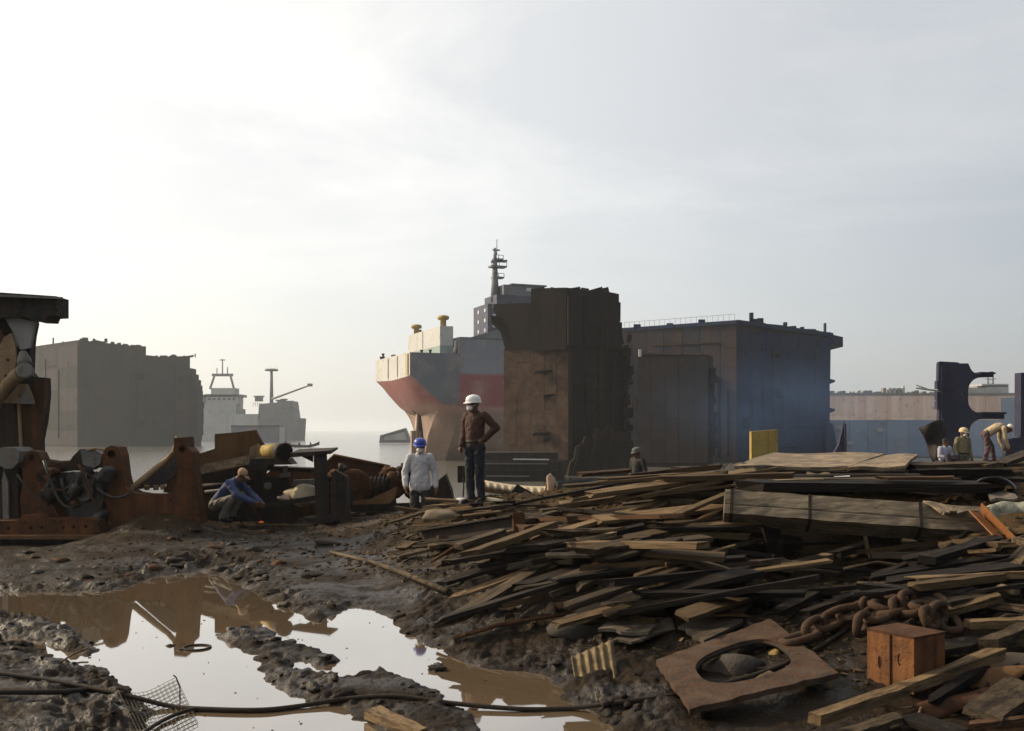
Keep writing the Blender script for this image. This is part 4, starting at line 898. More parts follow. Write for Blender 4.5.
part(t, 'rail', GREYST, lambda m: m.tube([at(205, 492, 18.4), at(250, 487, 18.4)], .03, 8))
part(t, 'rail', DARK, lambda m: m.bar(at(252, 508, 18.2), at(315, 498, 18.2), .1, .09))
part(t, 'cross_plate', DARK, lambda m: m.bar(at(270, 468, 19.2), at(314, 470, 19.2), .5, .08))
part(t, 'back_panel', RUST, lambda m: pxplate(m, [(262, 525), (262, 478), (272, 470), (314, 471), (330, 480), (330, 525)], 20.4, .2))
part(t, 'fallen_panel', GREYST, lambda m: pxplate(m, [(292, 486), (294, 480), (314, 479), (314, 486)], 19.9, .1))
part(t, 'hand_wheel', GREYST, lambda m: m.lathe([(.05, -.03), (.07, -.03), (.07, .03), (.05, .03)], at(268, 486, 18.6), 14, M=Matrix.Rotation(R(90), 3, 'X')))
part(t, 'valve', GREYST, lambda m: (m.tube([at(285, 474, 18.6), at(285, 466, 18.6)], [.04, .06], 8), m.tube([at(280, 476, 18.6), at(290, 474, 18.6)], .04, 8)))
t = thing('steel_table', 'black T shaped steel pedestal with slab top left of the drilled post', 'scrap steel', at(321, 517, 18))
part(t, 'slab_top', DARK, lambda m: m.hexa([at(291, 457.5, 17.9), at(331, 454, 17.7), at(338, 449, 18.4), at(300, 452, 18.6), at(290, 453, 17.9), at(330, 450.5, 17.7), at(338, 447.3, 18.4), at(300, 449, 18.6)]))
part(t, 'pedestal', DARK, lambda m: m.hexa([at(316, 519, 17.8), at(329, 519, 17.8), at(329, 519, 18.2), at(316, 519, 18.2), at(313.5, 454, 17.8), at(327, 454, 17.8), at(327, 454, 18.2), at(313.5, 454, 18.2)]))
part(t, 'foot', DARK, lambda m: m.box(at(322, 519, 18), (.5, .5, .1)))
part(t, 'gusset', DARK, lambda m: pxplate(m, [(313, 462), (301, 456), (313, 455)], 18, .06))
t = thing('drilled_post', 'short dark steel post with row of pale bolt holes beside pedestal', 'scrap steel', at(341, 519, 17.8))
part(t, 'post', DARK, lambda m: pxplate(m, [(331, 520), (332, 474), (336, 470), (347, 476), (350, 520)], 17.8, .16, holes=[circ(x, y, .8, 8) for x, y in ((337.5, 481), (338, 489), (338, 498), (338.5, 507), (332.9, 495), (333.4, 503))]))
part(t, 'flange', DARK, lambda m: m.bar(at(349, 520, 17.75), at(346.8, 476, 17.75), .3, .04, (1, 0, 0)))
SACK = flat('sackcloth', (.42, .35, .24), .9, .2, 5, .6, .02)
def lump(name, mat, c, r, parent=None, seed=0, sq=(1, 1, 1), sub=3, amp=.25, pleat=0):
    bm = bmesh.new(); bmesh.ops.create_icosphere(bm, subdivisions=sub, radius=1); rs = random.Random(seed); ph = [rs.uniform(0, 6) for _ in range(9)]
    for v in bm.verts:
        p = v.co; k_ = 1 + amp * (math.sin(p.x * 3.1 + ph[0]) * math.sin(p.y * 2.7 + ph[1]) + .6 * math.sin(p.z * 4.3 + ph[2] + p.x * 2) + .4 * math.sin(p.x * 7 + ph[3]) * math.sin(p.z * 6 + ph[4] + p.y * 5)) + pleat * math.sin(math.atan2(p.y, p.x) * 9)
        v.co = V((p.x * sq[0], p.y * sq[1], p.z * sq[2])) * k_ * r
    me = bpy.data.meshes.new(name); bm.to_mesh(me); bm.free(); me.materials.append(mat)
    for p in me.polygons: p.use_smooth = True
    o = bpy.data.objects.new(name, me); col.objects.link(o)
    if parent: o.parent = parent; o.location = V(c) - org(parent)
    else: o.location = c
    ORG[o.name] = V(c); return o
o = lump('sack', SACK, at(303, 496, 18.6), .28, seed=3, sq=(1.1, .6, .75), pleat=.05); tag(o, 'pale pleated sack slumped behind the black pedestal', 'sack')
o = lump('rag', flat('pale_rag', (.5, .36, .28), .9), at(284.5, 498, 18.5), .1, seed=4, sq=(1.2, .7, .6)); tag(o, 'small pinkish rag beside the pale sack', 'rag')
# engine scrap heap between pedestal and white-shirted worker
t = thing('scrap_plate', 'long rusty roof shaped plate behind the heap of engine scrap', 'scrap steel', at(360, 510, 20.5))
part(t, 'sheet', RUST, lambda m: pxplate(m, [(322, 512), (325, 463), (334, 455), (352, 459), (390, 466.5), (398, 512)], 20.6, .1))
part(t, 'ridge', BROWN, lambda m: m.tube([at(326, 463, 20.5), at(334, 455, 20.5), at(390, 466.5, 20.5)], .03, 6))
def ribbed(m, px0, px1, py, r, D):
    n = 9
    m.tube([at(px0, py, D), at(px1, py, D)], r * .85, 14)
    for i in range(n):
        x = px0 + (px1 - px0) * (i + .5) / n; m.tube([at(x - .5, py, D), at(x + .5, py, D)], r, 14)
t = thing('engine_cylinder', 'ribbed rusty engine cylinder lying in the heap before the roof shaped plate', 'engine part', at(375, 500, 19.8))
part(t, 'barrel', DARK, lambda m: m.tube([at(366, 490, 19.6), at(396, 486, 19.9)], .22, 16))
for i in range(7):
    x = 367 + i * 4.2; part(t, 'cooling_fin', DARK, lambda m: m.tube([at(x, 490 - i * .56, 19.6 + i * .04), at(x + 1.2, 490 - i * .56, 19.6 + i * .04)], .26, 16))
t = thing('engine_cylinder', 'dark round flywheel case in the heap beside the drilled post', 'engine part', at(352, 505, 19.6))
part(t, 'case', GREASE, lambda m: m.tube([at(353, 486, 19.9), at(354, 487, 19.4)], .32, 18))
part(t, 'rim', RUST, lambda m: m.lathe([(.27, -.04), (.35, -.04), (.35, .04), (.27, .04)], at(354, 487, 19.42), 18, M=Matrix.Rotation(R(95), 3, 'X')))
part(t, 'hub', RUST, lambda m: m.tube([at(354, 487, 19.42), at(354, 487.2, 19.25)], .09, 10))
for i, (px, py, r, lb) in enumerate(((343, 471, .12, 'round rusty scrap lump atop the heap near the pedestal'), (336, 476, .13, 'knobbly scrap lump wedged by the drilled post'), (404, 472, .14, 'jagged rusty scrap lump left of the white shirted worker'), (398, 484, .22, 'broad brown scrap lump low beside the white shirted worker'), (410, 490, .16, 'dark scrap lump at the white shirted worker knee'), (388, 472, .12, 'small spiky scrap lump on the ribbed cylinder'), (406, 466, .07, 'smallest scrap lump topmost beside the white shirt'))):
    o = lump('scrap_lump', RUST if i % 2 else DARK, at(px, py, 19.5 + .1 * i), r, seed=20 + i, sq=(1.1, .9, .9), amp=.4); tag(o, lb, 'scrap steel', 'lumps in the engine scrap heap')
o = part(None, 'scrap_sheet', BROWN, lambda m: pxplate(m, [(352, 508), (353, 501), (370, 499), (380, 494), (396, 486), (395, 497), (388, 506)], 19.0, .05, pitch=R(-20))); tag(o, 'tan torn sheet lying before the engine scrap heap', 'scrap steel')
o = part(None, 'steel_skid', DARK, lambda m: m.hexa([at(352, 512, 18.7), at(425, 510, 18.7), at(425, 510, 19.2), at(352, 512, 19.2), at(350, 505, 18.7), at(426, 502, 18.7), at(426, 502, 19.2), at(350, 505, 19.2)])); tag(o, 'low dark steel skid running behind the white shirted worker', 'scrap steel')
o = part(None, 'scrap_block', DARK, lambda m: pxplate(m, [(424, 508), (426, 492), (434, 484), (446, 474), (452, 490), (455, 508)], 18.6, .5)); tag(o, 'dark angular scrap block between the two standing workers', 'scrap steel')
o = part(None, 'scrap_block', DARK, lambda m: (m.box(at(462, 474, 24), (.2, .3, .4)), )); tag(o, 'small dark block behind the standing worker legs', 'scrap steel')

# --- pale curved sheet and lumps behind the standing worker
def cream(u, v):
    px = 484 + 64 * u; top = 480 + 6 * u + 2 * math.sin(u * 3); bot = 492 + 9 * u
    return at(px, top + (bot - top) * v, 20.5 - .25 * math.sin(v * 3.1) + .03 * math.sin(u * 55))
t = thing('curved_sheet', 'cream corrugated curved sheet lying behind the standing worker', 'sheet', at(516, 500, 20.5))
part(t, 'sheet', flat('cream_sheet', (.42, .34, .23), .8, .2, 3), lambda m: sheet(m, None, 60, 6, cream, .02))
part(t, 'end_frame', W_TAN, lambda m: m.bar(at(545.5, 505, 20.3), at(552, 477, 20.3), .16, .12, (0, 1, 0)))
o = lump('bundle', flat('pinkish_bundle', (.36, .24, .17), .9), at(551.5, 485, 20), .15, seed=9, sq=(.7, .7, 1.5)); tag(o, 'upright pinkish wrapped bundle at the end of the cream sheet', 'bundle')
o = part(None, 'scrap_plate', DARK, lambda m: pxplate(m, [(510, 494), (517, 484), (547, 501), (546, 505), (512, 500)], 19, .06)); tag(o, 'dark triangular plate lying against the cream sheet', 'scrap steel')
o = part(None, 'scrap_plate', GREASE, lambda m: m.hexa([at(556, 503, 19), at(600, 500, 19), at(600, 500, 20), at(556, 503, 20), at(558, 482, 19.2), at(597, 478, 19.4), at(597, 478, 20), at(558, 482, 20)])); tag(o, 'sooty low steel box beside the pinkish bundle', 'scrap steel')
for px0, py0, px1, py1, D, r, lb in ((579, 500, 588, 484, 18, .025, 'thin tilted rod sticking up left of the long pale plank'), (463, 497, 463.5, 478, 16, .012, 'thin upright stick behind the standing worker boots'), (573, 504, 571.5, 498, 17, .05, 'short upright stub on the mud right of the cream sheet')):
    mb = MB(); mb.tube([at(px0, py0, D), at((px0 + px1) / 2 + .5, (py0 + py1) / 2, D), at(px1, py1, D)], r, 7); o = mb.build('steel_rod', W_GREY, origin=at(px0, py0, D)); tag(o, lb, 'rod')
t = thing('scrap_block', 'dark broken block lying low before the squat cut section', 'scrap steel', at(690, 476, 26))
part(t, 'body', DARK, lambda m: m.hexa([at(670, 480, 26), at(706, 480, 26), at(708, 480, 27), at(672, 480, 27), at(671, 467, 26), at(704, 468, 26), at(710, 466, 27), at(676, 466, 27)]))
part(t, 'lip', RUST, lambda m: m.bar(at(688, 474, 25.9), at(712, 466, 26.2), .2, .06))

# draped cables, hoses and grease-caked lumps on the engine bed
bed = bpy.data.objects['engine_bedplate']; rr = random.Random(77)
for i in range(9):
    x0 = rr.uniform(0, 100); x1 = x0 + rr.uniform(8, 40); y0, y1 = rr.uniform(458, 490), rr.uniform(470, 515); sag = rr.uniform(4, 16); dd = D0 - rr.uniform(.3, .55)
    part(bed, 'loose_hose', GREASE if i % 3 else RUST, lambda m: m.tube([at(x0 + (x1 - x0) * u / 6, y0 + (y1 - y0) * u / 6 + sag * math.sin(math.pi * u / 6), dd) for u in range(7)], rr.uniform(.012, .03), 6))
for i in range(16):
    px, py = rr.uniform(44, 106), rr.uniform(470, 520); lump('grease_lump', (GREASE, DARK, RUST)[i % 3], at(px, py, D0 - rr.uniform(.05, .35)), rr.uniform(.06, .15), bed, seed=i + 200, sub=2, amp=.35)

# ------------------------------------------------------------------ timber
def plank_mesh(seed, mat, kind=0):
    """unit board, -0.5..0.5 on each axis, ragged ends, uneven edges"""
    rs = random.Random(seed); n = 7; vs = []; fs = []
    bend = rs.uniform(-.18, .18); tw = rs.uniform(-.12, .12); ta, tb = rs.uniform(.75, 1), rs.uniform(.45, 1)
    for i in range(n + 1):
        u = i / n; x = u - .5; wv = (ta + (tb - ta) * u) if kind == 1 else 1
        e0 = -.5 * wv + rs.uniform(-.05, .05); e1 = .5 * wv + rs.uniform(-.05, .05)
        zz_ = bend * (x * x - .25) * 1.6 + rs.uniform(-.03, .03)
        jx = [0] * 4
        if i in (0, n):
            jx = [rs.uniform(-.035, .035) for _ in range(4)]
            if rs.random() < .35: e = rs.uniform(.05, .16) * (1 if i == 0 else -1); jx[0] += e; jx[3] += e
            if rs.random() < .25: e = rs.uniform(.05, .12) * (1 if i == 0 else -1); jx[1] += e; jx[2] += e
        t_ = tw * x
        vs += [(x + jx[0], e0, -.5 + zz_ - t_), (x + jx[1], e1, -.5 + zz_ + t_), (x + jx[2], e1 - rs.uniform(0, .03), .5 + zz_ + t_ + rs.uniform(-.08, .08)), (x + jx[3], e0 + rs.uniform(0, .03), .5 + zz_ - t_ + rs.uniform(-.08, .08))]
    for i in range(n):
        a = i * 4
        for j in range(4): fs.append((a + j, a + (j + 1) % 4, a + 4 + (j + 1) % 4, a + 4 + j))
    fs += [(3, 2, 1, 0), tuple(n * 4 + j for j in range(4))]
    me = bpy.data.meshes.new('plank'); me.from_pydata(vs, [], fs); me.materials.append(mat)
    bm = bmesh.new(); bm.from_mesh(me); bmesh.ops.recalc_face_normals(bm, faces=bm.faces); bm.to_mesh(me); bm.free(); return me
WM = {'g': W_GREY, 't': W_TAN, 'r': W_RED, 'd': W_DARK, 'p': W_PALE, 'm': W_MUDDY}
PM = {k_: [plank_mesh(31 * i + ord(k_), m_, i % 2) for i in range(6)] for k_, m_ in WM.items()}
def put_plank(a, b, wd, th, tone, label, group=None, name='plank', roll=0, upv=None, cat='plank'):
    a, b = V(a), V(b); x = b - a; L_ = x.length; x.normalize(); u = V(upv) if upv else V((0, -.06, 1)); y = u.cross(x).normalized(); z = x.cross(y)
    if roll: y, z = y * math.cos(roll) + z * math.sin(roll), z * math.cos(roll) - y * math.sin(roll)
    o = bpy.data.objects.new(name, rnd.choice(PM[tone])); col.objects.link(o); c = (a + b) / 2
    M = Matrix.Identity(4)
    for j, (e, s_) in enumerate(((x, L_), (y, wd), (z, th))):
        for i in range(3): M[i][j] = e[i] * s_
    for i in range(3): M[i][3] = c[i]
    o.matrix_world = M; ORG[o.name] = c; return tag(o, label, cat, group)
def plank(px0, py0, px1, py1, wd, th, tone, label, lift=.05, roll=0, group=None, name='plank', cat='plank', dd=(0, 0)):
    a = hit(px0, py0, lift); b = hit(px1, py1, lift)
    a = at(px0, py0, a.y + dd[0]); b = at(px1, py1, b.y + dd[1])
    return put_plank(a, b, wd, th, tone, label, group, name, roll, cat=cat)

# the long squared timber across the pile
t = thing('timber_baulk', 'massive squared timber baulk with iron bands lying across the pile', 'timber', at(855, 535, 10.4))
a, b = at(724, 507, 10.75), at(987, 526, 10.25); ax = (b - a).normalized(); upn = V((0, .6, 1)); 
def baulk(m):
    n = 26; vs = []; fs = []; y = upn.cross(ax).normalized(); z = ax.cross(y); rs = random.Random(4); sec = [(-.5, -.5), (-.5, -.16), (-.46, -.12), (-.5, -.08), (-.5, .2), (-.48, .5), (.5, .5), (.5, -.5)]
    for i in range(n + 1):
        p = a.lerp(b, i / n); hh = .285 + .008 * math.sin(i * 1.3)
        for (cy_, cz_) in sec: vs.append(p + y * (cy_ * .3 + rs.uniform(-.003, .003)) + z * (cz_ * hh + rs.uniform(-.004, .004)))
    m_ = len(sec)
    for i in range(n):
        for j in range(m_): fs.append((i * m_ + j, i * m_ + (j + 1) % m_, (i + 1) * m_ + (j + 1) % m_, (i + 1) * m_ + j))
    fs += [tuple(range(m_))[::-1], tuple(n * m_ + j for j in range(m_))]; m.add(vs, fs)
k = NT('baulk_wood'); vec = k.obj
g_ = k.noise(k.mapping((1.3, 14, 14), vec), 1, 7, .66, .7); b_ = k.noise(k.mapping((2.4, 5, 5), vec), 1, 5, .62, .4)
base = k.mix(k.mrange(g_, .36, .62, 0, 1), (.070, .052, .033), (.23, .175, .11)); base = k.mix(k.mrange(b_, .5, .68, 0, .8), base, (.032, .024, .018)); k.bump(g_, .8, .02)
BAULK = k.fin(base, .8)
part(t, 'beam', BAULK, baulk)
for f_ in (.022, .325, .74):
    p = a.lerp(b, f_); q = a.lerp(b, f_ + .012); part(t, 'iron_band', DARK, lambda m: m.bar(p, q, .312, .297, upn))
for px, py, D_, lb in ((770, 528, 10.75, 'left'), (872, 532, 10.6, 'middle'), (960, 534, 10.45, 'right')):
    p_ = at(px, py, D_); q_ = V((p_.x + .1, p_.y + .12, ground(p_.x + .1, p_.y + .12) - .03)); 
    if q_.z < p_.z - .08:
        mb = MB(); mb.bar(q_, p_ + V((0, 0, .06)), .16, .16, (1, 0, 0)); o = mb.build('prop_timber', W_DARK, origin=q_); tag(o, 'black stump of timber propping the %s of the banded baulk' % lb, 'timber')
# plywood and boards stacked on top
def board(name, pts, th, mat, label, cat='board', group=None):
    P = [at(*p) for p in pts]; c = sum(P, V()) / 4; mb = MB(); nrm = (P[1] - P[0]).cross(P[3] - P[0]).normalized()
    if nrm.z < 0: nrm = -nrm
    n = 8; rs = random.Random(len(label)); vs = []; fs = []
    for i in range(n + 1):
        for j in range(3):
            u, v = i / n, j / 2; p = P[0].lerp(P[1], u).lerp(P[3].lerp(P[2], u), v)
            jit = V((rs.uniform(-1, 1), rs.uniform(-1, 1), 0)) * .02 if (i in (0, n) or j in (0, 2)) else V()
            p = p + jit + nrm * (.012 * math.sin(u * 7 + v * 3)); vs += [p, p - nrm * th]
    id_ = lambda i, j, k_: (i * 3 + j) * 2 + k_
    for i in range(n):
        for j in range(2): fs += [(id_(i, j, 0), id_(i + 1, j, 0), id_(i + 1, j + 1, 0), id_(i, j + 1, 0)), (id_(i, j, 1), id_(i, j + 1, 1), id_(i + 1, j + 1, 1), id_(i + 1, j, 1))]
    for i in range(n): fs += [(id_(i, 0, 0), id_(i, 0, 1), id_(i + 1, 0, 1), id_(i + 1, 0, 0)), (id_(i, 2, 0), id_(i + 1, 2, 0), id_(i + 1, 2, 1), id_(i, 2, 1))]
    for j in range(2): fs += [(id_(0, j, 0), id_(0, j + 1, 0), id_(0, j + 1, 1), id_(0, j, 1)), (id_(n, j, 0), id_(n, j, 1), id_(n, j + 1, 1), id_(n, j + 1, 0))]
    mb.add(vs, fs); o = mb.build(name, mat, origin=c); return tag(o, label, cat, group)
def ply(name, c1, c2, c3):
    k = NT(name); vec = k.shift(); a = k.noise(k.mapping((1.2, 4, 4), vec), 1, 6, .65, .5); b = k.noise(k.mapping((5, 9, 9), vec), 1, 5, .65)
    base = k.mix(k.mrange(a, .38, .62, 0, 1), c1, c2); base = k.mix(k.mrange(b, .47, .60, 0, .85), base, c3); base = k.mix(k.mrange(k.noise(k.mapping((2.2, 2.2, 2.2), vec), 1, 6, .7, .8), .5, .62, 0, .75), base, (.055, .040, .026)); k.bump(b, .5, .01); return k.fin(base, .75)
PLY = ply('plywood', (.16, .108, .056), (.27, .195, .108), (.07, .048, .028))
PLYG = ply('grey_board', (.08, .062, .044), (.125, .096, .066), (.045, .034, .025))
PLYD = ply('stained_board', (.045, .032, .020), (.072, .05, .03), (.026, .019, .013))
board('plywood_sheet', [(733, 466, 12.4), (850, 466.5, 12.4), (884, 453, 14.2), (772, 452.5, 14.2)], .05, PLY, 'mud stained plywood sheet topmost on the pile in front of yellow panel', 'board')
board('plywood_sheet', [(847, 467.5, 12.3), (904, 466, 12.4), (919, 454, 14.0), (868, 455, 14.0)], .045, PLY, 'clean pale plywood sheet lying right of the stained topmost sheet')
board('plywood_sheet', [(725, 475, 12.0), (742, 476, 12.0), (748, 463, 12.7), (728, 463, 12.7)], .12, PLYD, 'dark stacked board ends under the left end of the plywood')
board('board', [(742, 470.5, 12.3), (905, 471, 12.3), (905, 466, 13.2), (742, 465, 13.2)], .06, W_DARK, 'black board directly beneath the plywood sheets')
board('board', [(806, 475, 12.0), (830, 475.5, 12.0), (828, 470.5, 12.6), (808, 470, 12.6)], .05, W_PALE, 'short pale offcut poking from under the plywood')
o = part(None, 'paper_scrap', flat('white_paper', (.75, .73, .70), .8), lambda m: m.hexa([at(834, 477, 11.9), at(850, 476.5, 11.9), at(848, 475, 12.1), at(836, 475, 12.1), at(834, 476.6, 11.9), at(850, 476.1, 11.9), at(848, 474.6, 12.1), at(836, 474.6, 12.1)])); tag(o, 'scrap of white sheet caught beneath the plywood', 'litter')
put_plank(at(720, 486, 11.2), at(985, 487, 11.6), .34, .10, 'd', 'long dark beam along the top of the pile behind the baulk', name='timber_beam', cat='beam')
put_plank(at(733, 480.5, 11.7), at(955, 480, 12), .3, .06, 'g', 'long grey plank lying on the dark beam behind the baulk')
put_plank(at(745, 477, 11.9), at(920, 475.5, 12.2), .3, .04, 'd', 'thin dark plank wedged under the plywood stack')
put_plank(at(738, 482, 11.4), at(835, 479.5, 11.5), .12, .03, 'p', 'chalky broken lath on the grey plank')
put_plank(at(880, 478, 11.4), at(960, 477.5, 11.6), .16, .03, 'r', 'splintered reddish lath beneath the right plywood')
put_plank(at(905, 467, 13.2), at(992, 465.5, 13.6), .5, .10, 'm', 'muddy beam lying right of the pale plywood', name='timber_beam', cat='beam')
put_plank(at(915, 473, 12.6), at(1010, 472, 12.9), .2, .09, 'd', 'black beam below the muddy beam at right')
put_plank(at(980, 469, 13.3), at(1001, 466.5, 13.5), .12, .12, 't', 'stubby orange brown log end on the right of the pile')
put_plank(at(992, 467, 14), at(1032, 452, 15.5), .22, .06, 'g', 'grey plank slanting up out of frame behind the pile')
board('board', [(924, 500.5, 10.35), (976, 511, 10.15), (958, 512, 10.05), (941, 511.5, 10.05)], .02, PLY, 'small pale board slipped onto the baulk')
board('board', [(990, 499, 11.0), (1019, 498, 11.0), (1010, 491.5, 11.7), (985, 492, 11.7)], .03, PLYG, 'small square board beside the arched black sheet')
def archf(u, v):
    a_ = math.pi * u; return at(993 - 20 * math.cos(a_) * (1 + .15 * v), 492 - 14 * math.sin(a_), 11.6 + v * .9)
o = part(None, 'arched_sheet', GREASE, lambda m: sheet(m, None, 12, 3, archf, .02)); tag(o, 'black arched metal sheet near the right end of the baulk', 'scrap steel')
for i, (px, py, r, lb) in enumerate(((1008, 516, .17, 'grey green burst sack beside the orange angle iron'), (1030, 514, .2, 'grey green sack cut off by the right edge'), (995, 512, .1, 'small knotted end of the grey green sack'))):
    o = lump('sack', flat('mossy_sack', (.21, .21, .17), .9, .35, 8, .7, .02), at(px, py, 10.9), r, seed=50 + i, sq=(1.5, .8, .75), pleat=.06); tag(o, lb, 'sack')
t = thing('angle_iron', 'rust orange angle iron slanting down at the right edge', 'angle iron', at(1000, 540, 10))
a, b = at(974, 512, 10.1), at(1040, 580, 9.2); ANG = paint('orange_rust', (.30, .125, .04), (.24, .10, .035), (.12, .055, .025), 3, .3, .7)
part(t, 'flange', ANG, lambda m: m.bar(a, b, .15, .012, (.5, -.8, .6)))
part(t, 'flange', ANG, lambda m: m.bar(a + V((.10, .06, .03)), b + V((.10, .06, .03)), .14, .012, (.9, -.2, .1)))

# boards one can pick out on the pile's left and lower face (end points seen from the beach, laid on the mound)
PL = [
 (600,491,722,473,.20,.05,'t','long tan plank running up to the plywood from the left',.22),
 (592,489,712,480,.13,.05,'d','dark plank just under the long tan plank',.18),
 (619,494,722,488,.16,.09,'g','thick grey plank with pale split end above the gap',.16),
 (628,499,652,496,.08,.03,'t','short tan splinter below the thick grey plank',.10),
 (667,503,726,506,.12,.09,'g','square grey timber ending left of the baulk',.14),
 (652,511,672,500,.10,.05,'t','stubby tan offcut leaning on the square grey timber',.12),
 (568,519,652,509,.26,.10,'m','wide muddy plank lying at the middle of the mound',.08),
 (577,514,592,507,.22,.05,'m','flat muddy chip of board at the left of the wide plank',.08),
 (616,527,690,512,.11,.05,'r','bright reddish plank slanting up to the right',.16),
 (597,525,640,524,.07,.03,'t','thin lath beneath the reddish plank',.10),
 (645,531,664,523,.14,.05,'p','pale snapped board end below the reddish plank',.12),
 (662,529,722,524,.07,.05,'p','pale edged lath pointing at the baulk',.14),
 (648,537,676,537,.06,.03,'r','short red lath in the dark gap',.10),
 (560,548,624,535,.24,.05,'t','sunlit tan plank on the stack corner',.10),
 (576,541,616,533,.16,.05,'p','pale plank end bright in the sun on the stack corner',.16),
 (600,541,626,537,.10,.05,'m','muddy offcut beside the bright plank end',.12),
 (489,556,560,546,.28,.04,'t','tan board on top of the dark stack at left',.08),
 (497,553,528,552,.13,.04,'p','ochre split board at the left corner of the stack',.12),
 (524,548,582,540,.30,.03,'m','chipped muddy board behind the stack corner',.10),
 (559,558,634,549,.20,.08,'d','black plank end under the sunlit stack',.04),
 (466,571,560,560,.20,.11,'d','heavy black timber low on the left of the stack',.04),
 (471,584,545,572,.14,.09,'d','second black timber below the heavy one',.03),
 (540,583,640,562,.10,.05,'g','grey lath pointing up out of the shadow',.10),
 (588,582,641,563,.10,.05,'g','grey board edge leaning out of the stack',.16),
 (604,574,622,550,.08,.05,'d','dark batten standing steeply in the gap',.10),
 (663,566,680,557,.09,.06,'t','tan broken stub catching light mid pile',.14),
 (671,562,722,553,.10,.05,'d','dark batten behind the tan broken stub',.12),
 (642,574,692,568,.11,.05,'t','tan lath lying mid pile under the broken stub',.14),
 (560,591,695,577,.09,.05,'g','very long thin grey lath across the lower pile',.14),
 (618,597,665,584,.07,.04,'t','thin splintered batten in the fan of laths',.14),
 (610,593,628,587,.08,.04,'t','short broken lath with a tan face in the fan',.14),
 (556,600,612,586,.06,.04,'d','dark lath tip at the lower left of the fan',.08),
 (575,606,603,594,.06,.04,'g','weathered grey stick below the fan of laths',.07),
 (655,590,675,583,.10,.04,'t','chipped offcut right of the fan of laths',.12),
 (647,603,704,587,.16,.03,'t','flat tan board rising to the right under the fan',.14),
 (734,546,773,540,.07,.05,'p','pale painted batten end in the dark under the baulk',.20),
 (729,580,840,555,.13,.07,'g','long grey plank rising to the right in the dark hollow',.14),
 (700,553,800,546,.12,.05,'d','dark plank deep under the baulk',.10),
 (820,558,838,553,.11,.05,'p','small pale splintered tip in the hollow under the baulk',.20),
 (780,612,826,588,.12,.06,'d','dark slanting batten in the hollow above the chain',.12),
 (797,617,868,591,.08,.05,'d','dark pole end beside the chain',.14),
 (906,581,1030,574,.09,.06,'t','long tan plank with sharpened end right of the cable',.20),
 (925,589,1000,580,.14,.05,'g','grey plank under the sharpened tan plank',.14),
 (940,604,1016,592,.14,.05,'g','grooved grey plank with blunt nose at right',.16),
 (968,624,1030,621,.10,.06,'t','rounded tan plank nose near the right edge',.16),
 (998,587,1022,593,.16,.04,'p','pale splintered chunk at the right edge',.22),
 (1005,575,1026,556,.10,.04,'t','tan batten propped under the angle iron',.20),
 (960,571,1030,563,.14,.06,'d','dark plank behind the propped batten',.16),
 (968,552,1000,549,.10,.03,'t','short curved lath below the baulk at right',.20),
 (960,541,1010,545,.14,.04,'m','muddy curled plank under the baulk end',.18),
 (1015,540,1032,543,.10,.05,'p','pale plank end at the right edge below the angle iron',.20),
 (898,563,960,569,.12,.06,'d','black plank behind the slanting cable',.12),
 (815,719,905,688,.09,.07,'t','long yellow splintered plank across the bottom right corner',.12),
 (900,690,1000,652,.09,.07,'t','upper half of the splintered bottom right plank',.14),
 (975,719,1030,682,.26,.04,'g','wide grey board in the bottom right corner',.12),
 (965,727,1030,720,.07,.05,'r','thin red batten along the bottom right edge',.10),
 (845,735,905,717,.10,.05,'g','grey lath below the splintered plank at the bottom',.06),
 (905,716,960,735,.20,.04,'d','dark flat board at the bottom beside the wide grey board',.06),
 (934,700,985,668,.07,.05,'d','dark batten behind the splintered plank',.10),
 (985,648,1030,630,.12,.10,'g','grey timber at the right edge above the splintered plank',.14),
 (920,652,990,640,.30,.05,'d','dark sheet behind the slotted box',.10),
 (425,507,492,504,.12,.05,'t','tan plank lying at the standing worker feet',.06),
 (452,513,510,506,.12,.06,'g','grey plank in front of the standing worker boots',.06),
 (470,505,515,502,.10,.05,'d','dark plank under the standing worker boots',.05),
 (400,549,420,538,.16,.03,'t','mud coated tan board left of the dark channel beam',.03),
 (403,540,425,531,.10,.04,'m','muddy lath near the pale stone slab',.03),
 (410,527,470,523,.12,.04,'m','muddy lath behind the dark channel beam',.03),
 (402,569,500,553,.05,.03,'g','thin grey lath on the trodden mud before the stack',.02),
 (440,586,468,573,.10,.04,'m','broken muddy board at the corner of the mud bank',.04),
 (461,600,470,612,.10,.05,'g','short grey stake stuck in the mud below the stack',.04),
 (540,505,600,500,.14,.04,'m','muddy plank on the ground right of the cream sheet',.05),
 (520,514,580,522,.10,.04,'g','grey lath in the middle of the trodden debris',.05),
 (545,534,600,523,.16,.04,'d','dark slab of board left of the wide muddy plank',.04),
 (500,525,545,515,.10,.05,'r','rusty coloured lath beside the drilled lug',.04),
 (940,470,1024,474,.16,.05,'g','grey plank at the back of the pile behind the log end',.12),
]
for p in PL: plank(*p[:8], lift=p[8])
LM = [((p[0] + p[2]) / 2, (p[1] + p[3]) / 2, p[7]) for p in PL] + [(855, 515, 'banded baulk'), (745, 668, 'plate with the oval opening'), (870, 610, 'anchor chain'), (915, 655, 'slotted box'), (595, 662, 'corrugated fragment'), (470, 530, 'dark channel beam'), (790, 460, 'stained plywood sheet'), (885, 460, 'clean plywood sheet'), (998, 540, 'orange angle iron'), (447, 516, 'smooth muddy slab'), (640, 620, 'pointed grey board')]
USED = set()
TONE = dict(g='grey', t='tan', r='reddish', d='black', p='pale', m='muddy')
